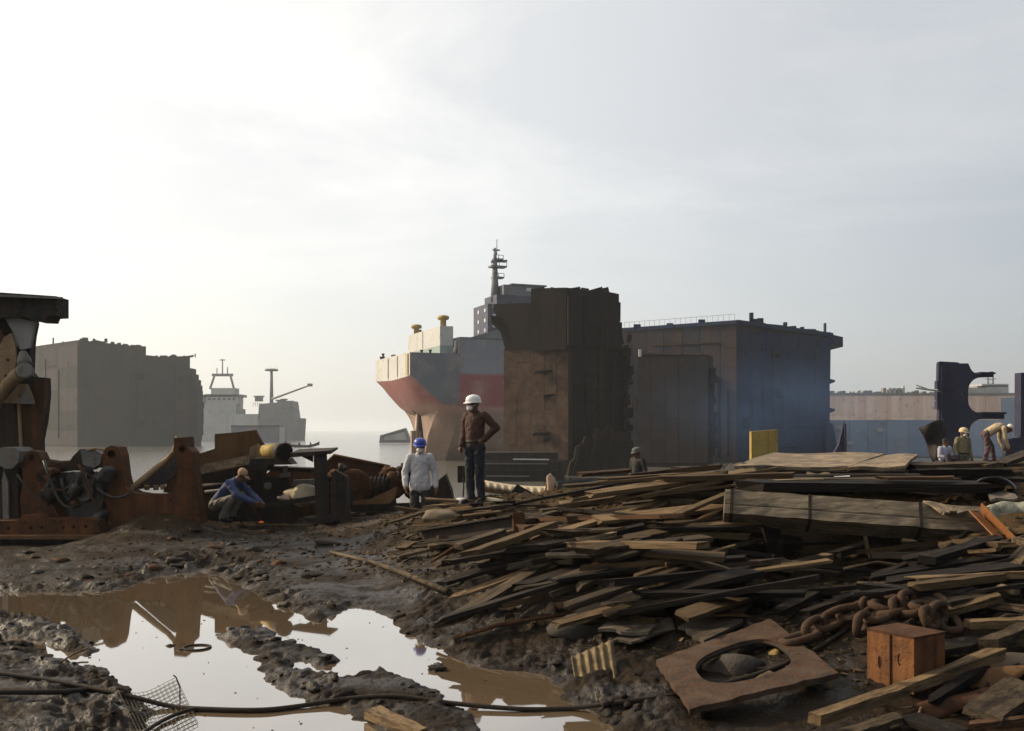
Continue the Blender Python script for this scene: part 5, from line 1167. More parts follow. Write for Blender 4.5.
def say(px, py, tone, L_, wd):
    what = ('short' if L_ < .6 else 'long' if L_ > 1.0 else 'middling') + (' narrow ' if wd < .095 else ' broad ') + TONE[tone] + ' board'
    for _, lx, ly, nm in sorted((math.hypot(px - q[0], (py - q[1]) * 1.6), q[0], q[1], q[2]) for q in LM):
        dx, dy = px - lx, py - ly
        rel = ('right of' if dx > 0 else 'left of') if abs(dx) > 1.5 * abs(dy) else ('below' if dy > 0 else 'above')
        lb = what + ' ' + rel + ' the ' + nm
        if lb not in USED and len(lb.split()) <= 16: USED.add(lb); return lb
    return what
# jumbled boards that cannot be told apart
def fill(n, region, tones, wr, lr, label, group, ang=(-.02, .30), lift=(.0, .12)):
    k_ = 0
    while k_ < n:
        x = rnd.uniform(region[0], region[2]); y = rnd.uniform(region[1], region[3])
        if len(region) > 4 and y < region[4] + (x - region[0]) * region[5]: continue
        h_ = hit(x, y, .03); L_ = rnd.uniform(*lr); a_ = rnd.uniform(*ang)
        d_ = V((math.cos(a_), rnd.uniform(-.25, .45) if rnd.random() < .7 else rnd.uniform(-1.4, 1.4), math.sin(a_) * .8)).normalized(); l_ = rnd.uniform(*lift)
        a, b = h_ - d_ * L_ / 2, h_ + d_ * L_ / 2
        for p in (a, b): p.z = max(p.z, ground(p.x, p.y) + .015)
        a.z += l_; b.z += l_
        tn = rnd.choice(tones); wd = rnd.uniform(*wr); c = (a + b) / 2
        put_plank(a, b, wd, rnd.uniform(.025, .07), tn, say(CX + F * c.x / c.y, HY - F * (c.z - HC) / c.y, tn, L_, wd), group, roll=rnd.uniform(-.22, .22)); k_ += 1
fill(58, (500, 540, 730, 625), 'gmmtdgd', (.07, .20), (.7, 2.1), '', 'jumbled laths on the lower left pile face', (.0, .30), (0, .22))
fill(12, (720, 535, 900, 600), 'dd', (.08, .2), (.8, 2.0), '', 'dark boards under the baulk', (-.05, .25), (0, .2))  # all-black wood puts the hollow's shade into the boards' colour
fill(34, (890, 535, 1030, 625), 'dgmtgd', (.06, .18), (.5, 1.4), '', 'broken boards along the right edge', (-.1, .5), (0, .16))
fill(38, (590, 478, 730, 550), 'gtmgrd', (.08, .22), (.8, 2.2), '', 'planks stacked left of the baulk', (-.02, .22), (0, .2))
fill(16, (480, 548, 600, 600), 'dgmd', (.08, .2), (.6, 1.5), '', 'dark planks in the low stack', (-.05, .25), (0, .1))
fill(30, (400, 500, 580, 560), 'mmgt', (.04, .11), (.3, .9), '', 'trodden boards before the standing worker', (-.4, .5), (0, .02))
fill(26, (720, 466, 1010, 492), 'dgmt', (.08, .2), (.8, 2.0), '', 'boards layered on the pile crest', (-.03, .06), (-.03, .05))

# torn sheets, bent plate and rods tangled in with the timber
def tangle(n, region):
    for i in range(n):
        px, py = rnd.uniform(region[0], region[2]), rnd.uniform(region[1], region[3]); h_ = hit(px, py, .06); r_ = rnd.uniform(0, 1); mb = MB()
        if r_ < .5:
            lw, lh, a_ = rnd.uniform(.2, .55), rnd.uniform(.12, .3), rnd.uniform(-.4, .6); ex = V((math.cos(a_), math.sin(a_), rnd.uniform(-.15, .25))); ey = V((-math.sin(a_), math.cos(a_), rnd.uniform(-.1, .5))); f1, f2, am = rnd.uniform(2, 6), rnd.uniform(0, 6), rnd.uniform(.01, .05)
            sheet(mb, None, 10, 5, lambda u, v: h_ + ex * (u - .5) * lw * (1 - .25 * v * math.sin(f2)) + ey * (v - .5) * lh * (1 + .2 * math.sin(u * f1 + f2)) + V((0, 0, am * math.sin(u * f1 + v * 3 + f2))), .008)
            o = mb.build('torn_sheet', rnd.choice((RUST, DARK, PLYD, BROWN)), origin=h_); lb = 'torn bent sheet '
        else:
            a_ = rnd.uniform(-.3, .7); L_ = rnd.uniform(.4, 1.3); d_ = V((math.cos(a_), math.sin(a_), rnd.uniform(-.05, .3))); k1 = V((rnd.uniform(-.1, .1), rnd.uniform(-.1, .1), rnd.uniform(0, .14)))
            mb.tube([h_ - d_ * L_ / 2, h_ - d_ * L_ / 6 + k1, h_ + d_ * L_ / 6 + k1 * .7, h_ + d_ * L_ / 2], rnd.uniform(.008, .022), 7); o = mb.build('bent_rod', rnd.choice((RUST, DARK, W_GREY)), origin=h_); lb = 'thin bent rod '
        for _, lx, ly, nm in sorted((math.hypot(px - q[0], (py - q[1]) * 1.6), q[0], q[1], q[2]) for q in LM):
            dx, dy = px - lx, py - ly; rel = ('right of' if dx > 0 else 'left of') if abs(dx) > 1.5 * abs(dy) else ('below' if dy > 0 else 'above'); s_ = lb + rel + ' the ' + nm
            if s_ not in USED and len(s_.split()) <= 16: USED.add(s_); break
        tag(o, s_, 'scrap', 'scrap tangled in the timber')
tangle(22, (480, 520, 740, 640)); tangle(12, (860, 540, 1024, 630)); tangle(7, (940, 660, 1024, 728)); tangle(10, (400, 505, 560, 560))
def strew(n, region):
    for i in range(n):
        px, py = rnd.uniform(region[0], region[2]), rnd.uniform(region[1], region[3]); h_ = hit(px, py, .0)
        o = lump('mud_rock', rnd.choice((MUD, MUD, RUST, DARK)), h_, rnd.uniform(.04, .12), seed=int(px * 7), sub=2, amp=.35, sq=(1.4, .9, .6)); tag(o, 'mud caked lump lying on the bank between the engine bed and the puddle', 'lump', 'mud caked lumps on the far bank')
strew(20, (0, 528, 340, 582))
# chips and crumbs of wood and rust, uncountable
def chips(name, n, fnpos, size, mats, label):
    vs = []; fs = []; mi = []
    for _ in range(n):
        p = fnpos()
        if p is None: continue
        l_, w_, h_ = rnd.uniform(.5, 1.8) * size, rnd.uniform(.25, .7) * size, rnd.uniform(.1, .35) * size
        M = Matrix.Rotation(rnd.uniform(0, 6.28), 3, 'Z') @ Matrix.Rotation(rnd.uniform(-.5, .5), 3, 'X') @ Matrix.Rotation(rnd.uniform(-.4, .4), 3, 'Y'); b_ = len(vs)
        for q in ((-1, -1, -1), (1, -.8, -1), (1, 1, -1), (-1, .8, -1), (-.9, -1, 1), (1, -1, 1), (.8, 1, 1), (-1, 1, 1)): vs.append(tuple(p + M @ V((q[0] * l_ / 2, q[1] * w_ / 2, q[2] * h_ / 2))))
        for f in ((3, 2, 1, 0), (4, 5, 6, 7), (0, 1, 5, 4), (1, 2, 6, 5), (2, 3, 7, 6), (3, 0, 4, 7)): fs.append(tuple(i + b_ for i in f)); mi.append(rnd.randrange(len(mats)))
    me = bpy.data.meshes.new(name); me.from_pydata(vs, [], fs)
    for m_ in mats: me.materials.append(m_)
    me.polygons.foreach_set('material_index', mi); o = bpy.data.objects.new(name, me); col.objects.link(o); return tag(o, label, 'debris', kind='stuff')
_rx = np.random.default_rng(8)
def pool(n, x0, x1, y0, y1, cond):
    X = _rx.uniform(x0, x1, n); Y = _rx.uniform(y0, y1, n); Z = land(X, Y); m = cond(X, Y, Z) & (np.abs(X) < .6 * Y); return iter([V(p) for p in np.stack([X, Y, Z], -1)[m]])
it1 = pool(14000, -2.2, 8, 6.5, 17, lambda X, Y, Z: (Z > .16) & (_rx.random(len(X)) < .55))
chips('wood_chips', 4200, lambda: next(it1, None), .07, [W_MUDDY, W_GREY, W_TAN, W_DARK], 'splinters and chips of wood strewn over the mound')
it3 = pool(9000, -5, 2, 6.4, 13.8, lambda X, Y, Z: (Z < -.01) & (_rx.random(len(X)) < .09))
def scum():
    p = next(it3, None)
    if p is not None: p.z = .003
    return p
chips('puddle_litter', 110, scum, .014, [W_DARK, W_MUDDY, MUD], 'specks of scum and splinters floating on the puddle')
it2 = pool(5000, -6, 3, 12.5, 20, lambda X, Y, Z: Z > .06)
chips('rust_flakes', 1500, lambda: next(it2, None), .07, [W_MUDDY, RUST, W_DARK], 'flakes of rust and wood trodden into the far mud')

# ------------------------------------------------------------------ steel pieces on the near ground
# dark channel beam and flat bar
t = thing('channel_beam', 'dark steel channel beam lying on the mud before the standing worker', 'steel beam', hit(470, 535))
a, b = hit(421, 537, .10), hit(518, 523, .12); e = (b - a).normalized(); sd_ = V((0, 0, 1)).cross(e).normalized()
part(t, 'web', DARK, lambda m: m.bar(a, b, .02, .17)); part(t, 'flange', DARK, lambda m: m.bar(a + sd_ * -.05 + V((0, 0, .09)), b + sd_ * -.05 + V((0, 0, .09)), .12, .022)); part(t, 'flange', DARK, lambda m: m.bar(a + sd_ * -.05 - V((0, 0, .09)), b + sd_ * -.05 - V((0, 0, .09)), .12, .022)); part(t, 'end_plate', RUST, lambda m: m.bar(b, b + e * .03, .16, .24))
mb = MB(); a, b = hit(419, 546, .03), hit(532, 534, .04); mb.bar(a, b, .22, .03); o = mb.build('flat_bar', DARK, origin=a); tag(o, 'flat dark bar lying below the channel beam', 'steel bar')
mb = MB(); a, b = hit(463, 555, .02), hit(586, 531, .05); mb.bar(a, b, .09, .07); o = mb.build('flat_bar', GREASE, origin=a); tag(o, 'black square bar reaching from the flat bar towards the mound', 'steel bar')
t = thing('drilled_lug', 'square steel lug with round hole at the end of the flat bar', 'scrap steel', hit(530, 536))
lp = hit(530, 536, .02); dl = lp.y - .1
part(t, 'lug', RUST, lambda m: pxplate(m, [(523, 537), (524, 527), (531, 524.5), (537, 526), (537, 535), (530, 539)], dl, .08, holes=[circ(530, 530.5, 2.3, 10)]))
mb = MB(); mb.tube([hit(487, 500, .05), hit(503, 502, .06)], .045, 10); o = mb.build('pipe_stub', flat('cream_pipe', (.55, .47, .32), .6), origin=hit(495, 502)); tag(o, 'short cream pipe stub right of the standing worker boots', 'pipe')
o = lump('rag', flat('white_rag', (.6, .58, .54), .9), hit(464, 501, .03), .09, seed=71, sq=(1.4, .8, .6)); tag(o, 'white crumpled rag left of the standing worker boots', 'rag')
o = lump('stone_slab', flat('muddy_stone', (.14, .11, .075), .85, .3, 5, .6, .02), hit(447, 516, -.02), .27, seed=72, sq=(1.35, .8, .4), amp=.12); tag(o, 'smooth muddy slab before the standing worker', 'stone')
o = lump('stone', flat('muddy_stone_b', (.10, .08, .055), .85, .3, 5, .6, .02), hit(431, 518, .0), .1, seed=73, sq=(1.2, .8, .7), amp=.2); tag(o, 'small rounded stone left of the muddy slab', 'stone')
# pole on the bank
mb = MB(); mb.tube([hit(330, 552, .03), hit(372, 562, .04), hit(400, 572, .05), hit(449, 592, .06)], [.022, .028, .034, .04], 9); o = mb.build('bamboo_pole', W_GREY, origin=hit(400, 572)); tag(o, 'pale pole lying on the mud bank above the puddle', 'pole')
o = lump('stone', flat('pink_stone', (.32, .17, .11), .7), hit(468, 607, .03), .055, seed=75, sq=(1.2, .9, .7), amp=.12); tag(o, 'small pinkish stone on the bank below the dark stack', 'stone')
# plate with oval opening
t = thing('manhole_plate', 'steel plate with large oval opening lying on the near mud', 'steel plate', hit(745, 675))
Pq = [hit(657, 662, .10), hit(770, 621, .10), hit(838, 675, .12), hit(690, 712, .10)]
def mapuv(u, v): return Pq[0].lerp(Pq[1], u).lerp(Pq[3].lerp(Pq[2], u), v)
def plt(m, z0=0):
    ns_ = 48; outer = []
    for i in range(12): outer.append((i / 12, 0))
    for i in range(12): outer.append((1, i / 12))
    for i in range(12): outer.append((1 - i / 12, 1))
    for i in range(12): outer.append((0, 1 - i / 12))
    rs = random.Random(3); outer = [(u + rs.uniform(-.012, .012), v + rs.uniform(-.012, .012)) for u, v in outer]
    hole = []
    for i in range(48):
        th_ = math.pi * 1.25 + 2 * math.pi * i / 48; c_, s_ = math.cos(th_), math.sin(th_); q = (abs(c_) ** 2.6 + abs(s_) ** 2.6) ** (-1 / 2.6); hole.append((.53 + .34 * c_ * q, .50 + .30 * s_ * q))
    vs = []; fs = []
    for dz in (.02, -.02):
        for u, v in outer + hole: vs.append(mapuv(u, v) + V((0, 0, dz)))
    for i in range(48):
        j = (i + 1) % 48; fs += [(i, j, 48 + j, 48 + i), (96 + i, 96 + 48 + i, 96 + 48 + j, 96 + j), (i, 96 + i, 96 + j, j), (48 + i, 48 + j, 144 + j, 144 + i)]
    m.add(vs, fs)
part(t, 'plate', paint('brown_grey_steel', (.030, .021, .016), (.080, .056, .040), (.085, .040, .018), 5, .8, .85, .1, .8, .012), plt)
def ringpart(m):
    pts = []
    for i in range(48):
        th_ = 2 * math.pi * i / 48; c_, s_ = math.cos(th_), math.sin(th_); q = (abs(c_) ** 2.6 + abs(s_) ** 2.6) ** (-1 / 2.6); pts.append(mapuv(.53 + .345 * c_ * q, .50 + .305 * s_ * q) + V((0, 0, -.012)))
    m.tube(pts, .018, 6, closed=True)
part(t, 'opening_rim', DARK, ringpart)
for i, (px, py, r, tone, lb) in enumerate(((735, 672, .17, (.05, .042, .034), 'angular grey rock seen through the oval opening'), (768, 684, .1, (.09, .065, .035), 'small ochre rock at the lower right inside the oval opening'), (775, 655, .05, (.20, .14, .05), 'small yellowish pebble at the top right of the oval opening'))):
    o = lump('rock', flat('rock_%d' % i, tone, .8, .3, 6, .5, .02), hit(px, py, -.02), r, seed=80 + i, sub=2, amp=.3, sq=(1.2, 1, .8)); tag(o, lb, 'rock')
# corrugated fragment
def corr(u, v):
    P0, P1, P2, P3 = at(571, 657, 8.1), at(613, 639, 8.2), at(619, 684, 7.75), at(577, 690, 7.7)
    p = P0.lerp(P1, u).lerp(P3.lerp(P2, u), v); return p + V((0, -.016, .008)) * math.cos(u * 2 * math.pi * 5.5)
mb = MB(); sheet(mb, None, 54, 6, corr, .012); o = mb.build('corrugated_sheet', flat('ochre_corrugated', (.13, .095, .05), .85, .6, 9, .5, .01), origin=hit(597, 688)); tag(o, 'small ochre corrugated fragment stuck upright at the water edge', 'sheet')
# slabs and boards lying left of the oval plate
board('board', [(598, 629, 8.65), (648, 632, 8.5), (688, 604, 9.3), (628, 607, 9.3)], .03, PLYG, 'pointed grey board flat on the mud above the corrugated fragment')
board('board', [(648, 612, 9.0), (668, 617, 8.9), (704, 594, 9.5), (656, 600, 9.5)], .03, PLYG, 'second grey board tucked behind the pointed one')
board('board', [(596, 612, 9.2), (612, 615, 9.1), (648, 603, 9.5), (606, 603, 9.5)], .07, PLYD, 'thick brown board stub behind the pointed board')
board('board', [(612, 641, 8.5), (640, 640, 8.4), (672, 628, 8.7), (630, 632, 8.8)], .02, PLYD, 'thin dark board under the pointed board')
board('board', [(678, 626, 8.6), (706, 641, 8.2), (745, 621, 8.6), (716, 612, 9.0)], .03, PLYD, 'mottled brown board behind the oval plate')
board('board', [(716, 600, 9.1), (742, 611, 8.8), (752, 601, 9.1), (730, 592, 9.4)], .03, PLYD, 'ragged rusty board high behind the oval plate')
o = lump('stone_slab', flat('grey_mud_stone', (.052, .045, .037), .85, .3, 5, .6, .02), hit(583, 628, .0), .28, seed=91, sq=(1.2, .8, .45), amp=.1); tag(o, 'smooth dark boulder left of the pointed board', 'stone')
# slotted box
RZ = R(33); bc = hit(913, 690); bc.y += .12; gz = ground(bc.x, bc.y); cz = gz + .15
t = thing('slotted_box', 'small orange brown steel box with two slots standing under the chain', 'box', (bc.x, bc.y, gz))
Mz = Matrix.Rotation(RZ, 3, 'Z'); hw, hd, hh = .17, .19, .19
def bxp(x, y, z): return V((bc.x, bc.y, cz)) + Mz @ V((x, y, z))
BOXM = paint('orange_box', (.20, .085, .032), (.11, .048, .022), (.035, .020, .013), 6, .8, .75, .1, .6, .01)
def face_slots(m):
    outer = [(-hd, -hh), (hd, -hh), (hd, hh), (-hd, hh)]; holes = [[(x + .016 * c, z + .045 * s) for c, s in circ(0, 0, 1, 12)] for x, z in ((.075, .03), (-.085, -.02))]
    m.plate(outer, holes, lambda u, v: bxp(-hw - .012, -u, v), lambda u, v: bxp(-hw + .004, -u, v))
part(t, 'slotted_face', BOXM, face_slots)
part(t, 'shell', BOXM, lambda m: [m.hexa([bxp(*p) for p in q]) for q in (
   [(-hw + .006, -hd, -hh), (hw, -hd, -hh), (hw, -hd + .012, -hh), (-hw + .006, -hd + .012, -hh), (-hw + .006, -hd, hh), (hw, -hd, hh), (hw, -hd + .012, hh), (-hw + .006, -hd + .012, hh)],)])
part(t, 'shell_back', BOXM, lambda m: m.hexa([bxp(*p) for p in [(hw - .012, -hd + .014, -hh), (hw, -hd + .014, -hh), (hw, hd, -hh), (hw - .012, hd, -hh), (hw - .012, -hd + .014, hh), (hw, -hd + .014, hh), (hw, hd, hh), (hw - .012, hd, hh)]]))
part(t, 'lid', RUST, lambda m: m.hexa([bxp(*p) for p in [(-hw - .015, -hd - .005, hh + .002), (hw + .005, -hd - .005, hh + .002), (hw + .005, hd + .005, hh + .002), (-hw - .015, hd + .005, hh + .002), (-hw - .015, -hd - .005, hh + .016), (hw + .005, -hd - .005, hh + .016), (hw + .005, hd + .005, hh + .016), (-hw - .015, hd + .005, hh + .016)]]))
part(t, 'seam', RUST, lambda m: m.bar(bxp(-hw - .016, -.005, -hh), bxp(-hw - .016, -.005, hh), .012, .01, (0, 1, 0)))
mb = MB(); mb.tube([at(868, 663, 7.6), at(885, 672, 7.45), at(900, 684, 7.3)], [.035, .045, .045], 10); o = mb.build('short_log', W_TAN, origin=at(885, 676, 7.45)); tag(o, 'short tan log leaning at the foot of the slotted box', 'log')
# anchor chain
t = thing('anchor_chain', 'heap of heavy rusted anchor chain links above the slotted box', 'chain', hit(870, 620))
CHM = paint('chain_rust', (.036, .024, .017), (.070, .044, .028), (.075, .034, .014), 14, .7, .8, .2, .9, .006)
path = [(948, 622), (938, 606), (922, 596), (905, 592), (888, 596), (872, 606), (856, 611), (842, 618), (828, 622), (812, 630), (800, 638), (900, 608), (915, 612), (930, 618), (880, 618), (862, 624), (893, 612), (908, 602), (924, 607), (938, 614), (884, 606)]
for i, (px, py) in enumerate(path):
    c = hit(px, py, .10 + (.10 if i > 10 else 0)); nx = path[min(i + 1, len(path) - 1)] if i < 11 else (px + 12, py - 4)
    d_ = (hit(nx[0], nx[1], .10) - c); d_ = d_.normalized() if d_.length > .01 else V((1, 0, 0)); 
    s_ = V((0, 0, 1)).cross(d_).normalized(); upv = d_.cross(s_); rl = (i % 2) * 1.45 + rnd.uniform(-.3, .3); q = s_ * math.cos(rl) + upv * math.sin(rl)
    pts = []
    for k_ in range(20):
        a_ = 2 * math.pi * k_ / 20; pts.append(c + d_ * (.11 * max(-1, min(1, 1.5 * math.cos(a_))) + .03 * math.cos(a_)) + q * .075 * math.sin(a_))
    part(t, 'link', CHM, lambda m: m.tube(pts, .032, 8, closed=True))
# cable across the foreground
def ropepts(pp, lift): 
    P_ = [hit(x, y, lift) for x, y in pp]; out = []
    for i in range(len(P_) - 1):
        p0, p1, p2, p3 = P_[max(i - 1, 0)], P_[i], P_[i + 1], P_[min(i + 2, len(P_) - 1)]
        for s_ in range(6):
            u = s_ / 6; out.append(.5 * ((2 * p1) + (p2 - p0) * u + (2 * p0 - 5 * p1 + 4 * p2 - p3) * u * u + (3 * p1 - p0 - 3 * p2 + p3) * u ** 3))
    return out + [P_[-1]]
ROPE = flat('tarry_rope', (.030, .022, .016), .8, .3, 30, .5, .006)
mb = MB(); mb.tube(ropepts([(-40, 668), (20, 676), (70, 684), (125, 695), (170, 706), (205, 709), (260, 710), (300, 706), (345, 699), (395, 696), (450, 703), (520, 709), (570, 708), (620, 702), (680, 694), (730, 682), (775, 668), (815, 650), (848, 628)], .018), .018, 8)
o = mb.build('cable', ROPE, origin=hit(400, 696)); tag(o, 'thick dark cable trailing across the puddle to the chain', 'cable')
mb = MB(); mb.tube([at(848, 626, 8.2), at(880, 603, 8.6), at(912, 578, 9.2), at(945, 550, 9.8), at(975, 527, 10.2)], .026, 8); o = mb.build('steel_pipe', W_DARK, origin=at(880, 603, 8.6)); tag(o, 'dark pole slanting from the chain up to the baulk', 'pole')
mb = MB(); mb.tube(ropepts([(-40, 692), (20, 692), (60, 692), (90, 690), (125, 694)], .03), .02, 8); o = mb.build('cable', ROPE, origin=hit(60, 692)); tag(o, 'second short dark cable on the left mud bank', 'cable')
mb = MB(); mb.tube(ropepts([(140, 735), (160, 722), (182, 712), (200, 708)], .02), .014, 6); o = mb.build('cable', ROPE, origin=hit(170, 718)); tag(o, 'thin cord joining the main cable by the net', 'cable')
# net
mb = MB(); NET = flat('net_cord', (.10, .085, .06), .9)
def netp(u, v): return hit(118 + 58 * u + 22 * v, 690 + 46 * v + 6 * math.sin(u * 4) - 8 * u, .012)
for i in range(15): mb.tube([netp(i / 14, j / 6) for j in range(7)], .002, 4)
for j in range(15): mb.tube([netp(i / 6, j / 14) for i in range(7)], .002, 4)
o = mb.build('fishing_net', NET, origin=hit(150, 712)); tag(o, 'scrap of square mesh net at the near puddle edge', 'net')
# ring, stick, log in the puddle
c = hit(197, 648); mb = MB(); mb.tube([c + V((.12 * math.cos(2 * math.pi * i / 24), .12 * math.sin(2 * math.pi * i / 24) , .004)) for i in range(24)], .012, 6, closed=True); o = mb.build('rubber_ring', ROPE, origin=c); tag(o, 'thin dark ring floating in the puddle', 'ring')
for px, py, r, lb in ((170, 646, .03, 'tiny dark clod left of the floating ring'), (180, 650, .025, 'tiny dark clod just below the floating ring'), (437, 668, .05, 'small muddy stone in the middle puddle')):
    o = lump('stone', MUD, hit(px, py), r, seed=int(px), sub=2, sq=(1.6, 1, .5)); tag(o, lb, 'stone')
c = hit(180, 700); mb = MB(); mb.tube([c, c + V((0, 0, .10)), c + V((-.03, 0, .17)), c + V((-.05, 0, .185))], .005, 5); o = mb.build('twig', W_DARK, origin=c); tag(o, 'thin bent twig sticking out of the puddle', 'twig')
a, b = hit(372, 712, .02), hit(425, 735, .02); put_plank(a, b, .14, .06, 't', 'orange brown split log half sunk at the bottom edge', name='split_log', cat='log')
for q, lb in ((((855, 712), (880, 706), (902, 708), (922, 705)), 'pale thin root curling under the splintered plank'), (((922, 705), (915, 718), (890, 728)), 'second pale root bending down at the bottom right'), (((922, 705), (950, 690), (985, 672)), 'third pale root reaching up to the right'), (((60, 663), (72, 655), (88, 648)), 'thin twig on the left mud bar')):
    mb = MB(); mb.tube(ropepts(q, .05), .009, 6); o = mb.build('root', W_TAN, origin=hit(*q[0])); tag(o, lb, 'root')

# ------------------------------------------------------------------ people
BOOT = flat('boot_rubber', (.018, .016, .015), .6)
SKIN = flat('skin', (.12, .065, .04), .55, .15, 12, .1, .002)
HAIR = flat('hair', (.012, .010, .009), .6)
def cloth(name, c, sc=14):
    k = NT(name); vec = k.shift(); a = k.noise(k.mapping((sc * .5,) * 3, vec), 1, 4, .6, .6); b = k.noise(k.mapping((3, 3, 3), vec), 1, 4, .6)
    base = k.mix(k.mrange(b, .35, .7, 0, .7), c, tuple(x * .55 for x in c)); k.bump(a, .55, .03); return k.fin(base, .9)
class Vol:
    """overlapping rounded solids fused into one continuous skin"""
    def __init__(s): s.bm = bmesh.new()
    def ball(s, c, r, M=None):
        rr = r if isinstance(r, (tuple, list)) else (r, r, r); T_ = Matrix.Translation(V(c)) @ (M.to_4x4() if M else Matrix.Identity(4)) @ Matrix.Diagonal((*rr, 1))
        bmesh.ops.create_icosphere(s.bm, subdivisions=2, radius=1, matrix=T_); return s
    def limb(s, a, ra, b, rb):
        a, b = V(a), V(b); d = b - a; L_ = d.length; q = d.to_track_quat('Z', 'Y').to_matrix().to_4x4()
        bmesh.ops.create_cone(s.bm, cap_ends=True, segments=14, radius1=ra, radius2=rb, depth=L_, matrix=Matrix.Translation((a + b) / 2) @ q); s.ball(a, ra); s.ball(b, rb); return s
    def build(s, name, mat, parent, vox, fold=0, seed=0, smooth=3):
        me = bpy.data.meshes.new(name); s.bm.to_mesh(me); s.bm.free(); o = bpy.data.objects.new(name, me); col.objects.link(o)
        md = o.modifiers.new('r', 'REMESH'); md.mode = 'VOXEL'; md.voxel_size = vox; md.use_smooth_shade = True
        m2 = o.modifiers.new('s', 'SMOOTH'); m2.factor = .5; m2.iterations = smooth
        dg = bpy.context.evaluated_depsgraph_get(); nm = bpy.data.meshes.new_from_object(o.evaluated_get(dg)); o.modifiers.clear(); o.data = nm; bpy.data.meshes.remove(me)
        nm.materials.clear(); nm.materials.append(mat)
        if fold:
            n = len(nm.vertices); co = np.empty(n * 3, np.float32); nm.vertices.foreach_get('co', co); co = co.reshape(-1, 3); no = np.empty(n * 3, np.float32); nm.vertices.foreach_get('normal', no); no = no.reshape(-1, 3)
            f_ = fbm(co[:, 0] * 1.2 + co[:, 1] * 1.2 + co[:, 2] * .5 + seed, co[:, 2] * 1.1 - co[:, 0] * .7 + co[:, 1] * .4, .10, 3, seed % 5)
            co = co + no * (f_ * fold)[:, None]; nm.vertices.foreach_set('co', co.ravel())
        for p in nm.polygons: p.use_smooth = True
        nm.update(); o.parent = parent; return o
def hand(vb, wr, d, side, curl=.5, s=1.0):
    d = V(d).normalized(); n_ = V((0, 0, 1)).cross(d); n_ = n_.normalized() if n_.length > .2 else V((1, 0, 0)).cross(d).normalized(); m = d.cross(n_).normalized()
    wr = V(wr); pc = wr + d * .05 * s; vb.limb(wr, .024 * s, pc, .034 * s); vb.ball(pc, (.04 * s,) * 3)
    for i in range(4):
        b0 = wr + d * .085 * s + m * (i - 1.5) * .021 * s; l_ = (.07, .08, .075, .058)[i] * s; b1 = b0 + (d * (1 - .3 * curl) + n_ * side * .45 * curl).normalized() * l_ * .55; b2 = b1 + (d * (1 - curl) + n_ * side * curl).normalized() * l_ * .5
        vb.limb(pc + m * (i - 1.5) * .018 * s, .010 * s, b0, .0095 * s); vb.limb(b0, .0095 * s, b1, .009 * s); vb.limb(b1, .009 * s, b2, .0075 * s)
    t0 = wr + d * .03 * s - m * .03 * s; t1 = t0 + (d * .7 - m * .7).normalized() * .04 * s; t2 = t1 + (d * .9 + n_ * side * .3 - m * .2).normalized() * .032 * s
    vb.limb(t0, .012 * s, t1, .011 * s); vb.limb(t1, .011 * s, t2, .009 * s)
STAND = dict(pel=(0, 0, .92), ch=(0, 0, 1.24), nk=(0, .005, 1.43), hd=(0, -.015, 1.545), f=(0, -1, 0), u=(0, 0, 1),
  shR=(-.17, .01, 1.375), elR=(-.235, .03, 1.10), wrR=(-.245, -.05, .86), shL=(.17, .01, 1.375), elL=(.235, .03, 1.10), wrL=(.245, -.05, .86),
  hipR=(-.085, 0, .90), knR=(-.10, -.02, .49), anR=(-.105, .03, .09), toR=(-.125, -.14, .04), hipL=(.085, 0, .90), knL=(.10, -.02, .49), anL=(.105, .03, .09), toL=(.125, -.14, .04))
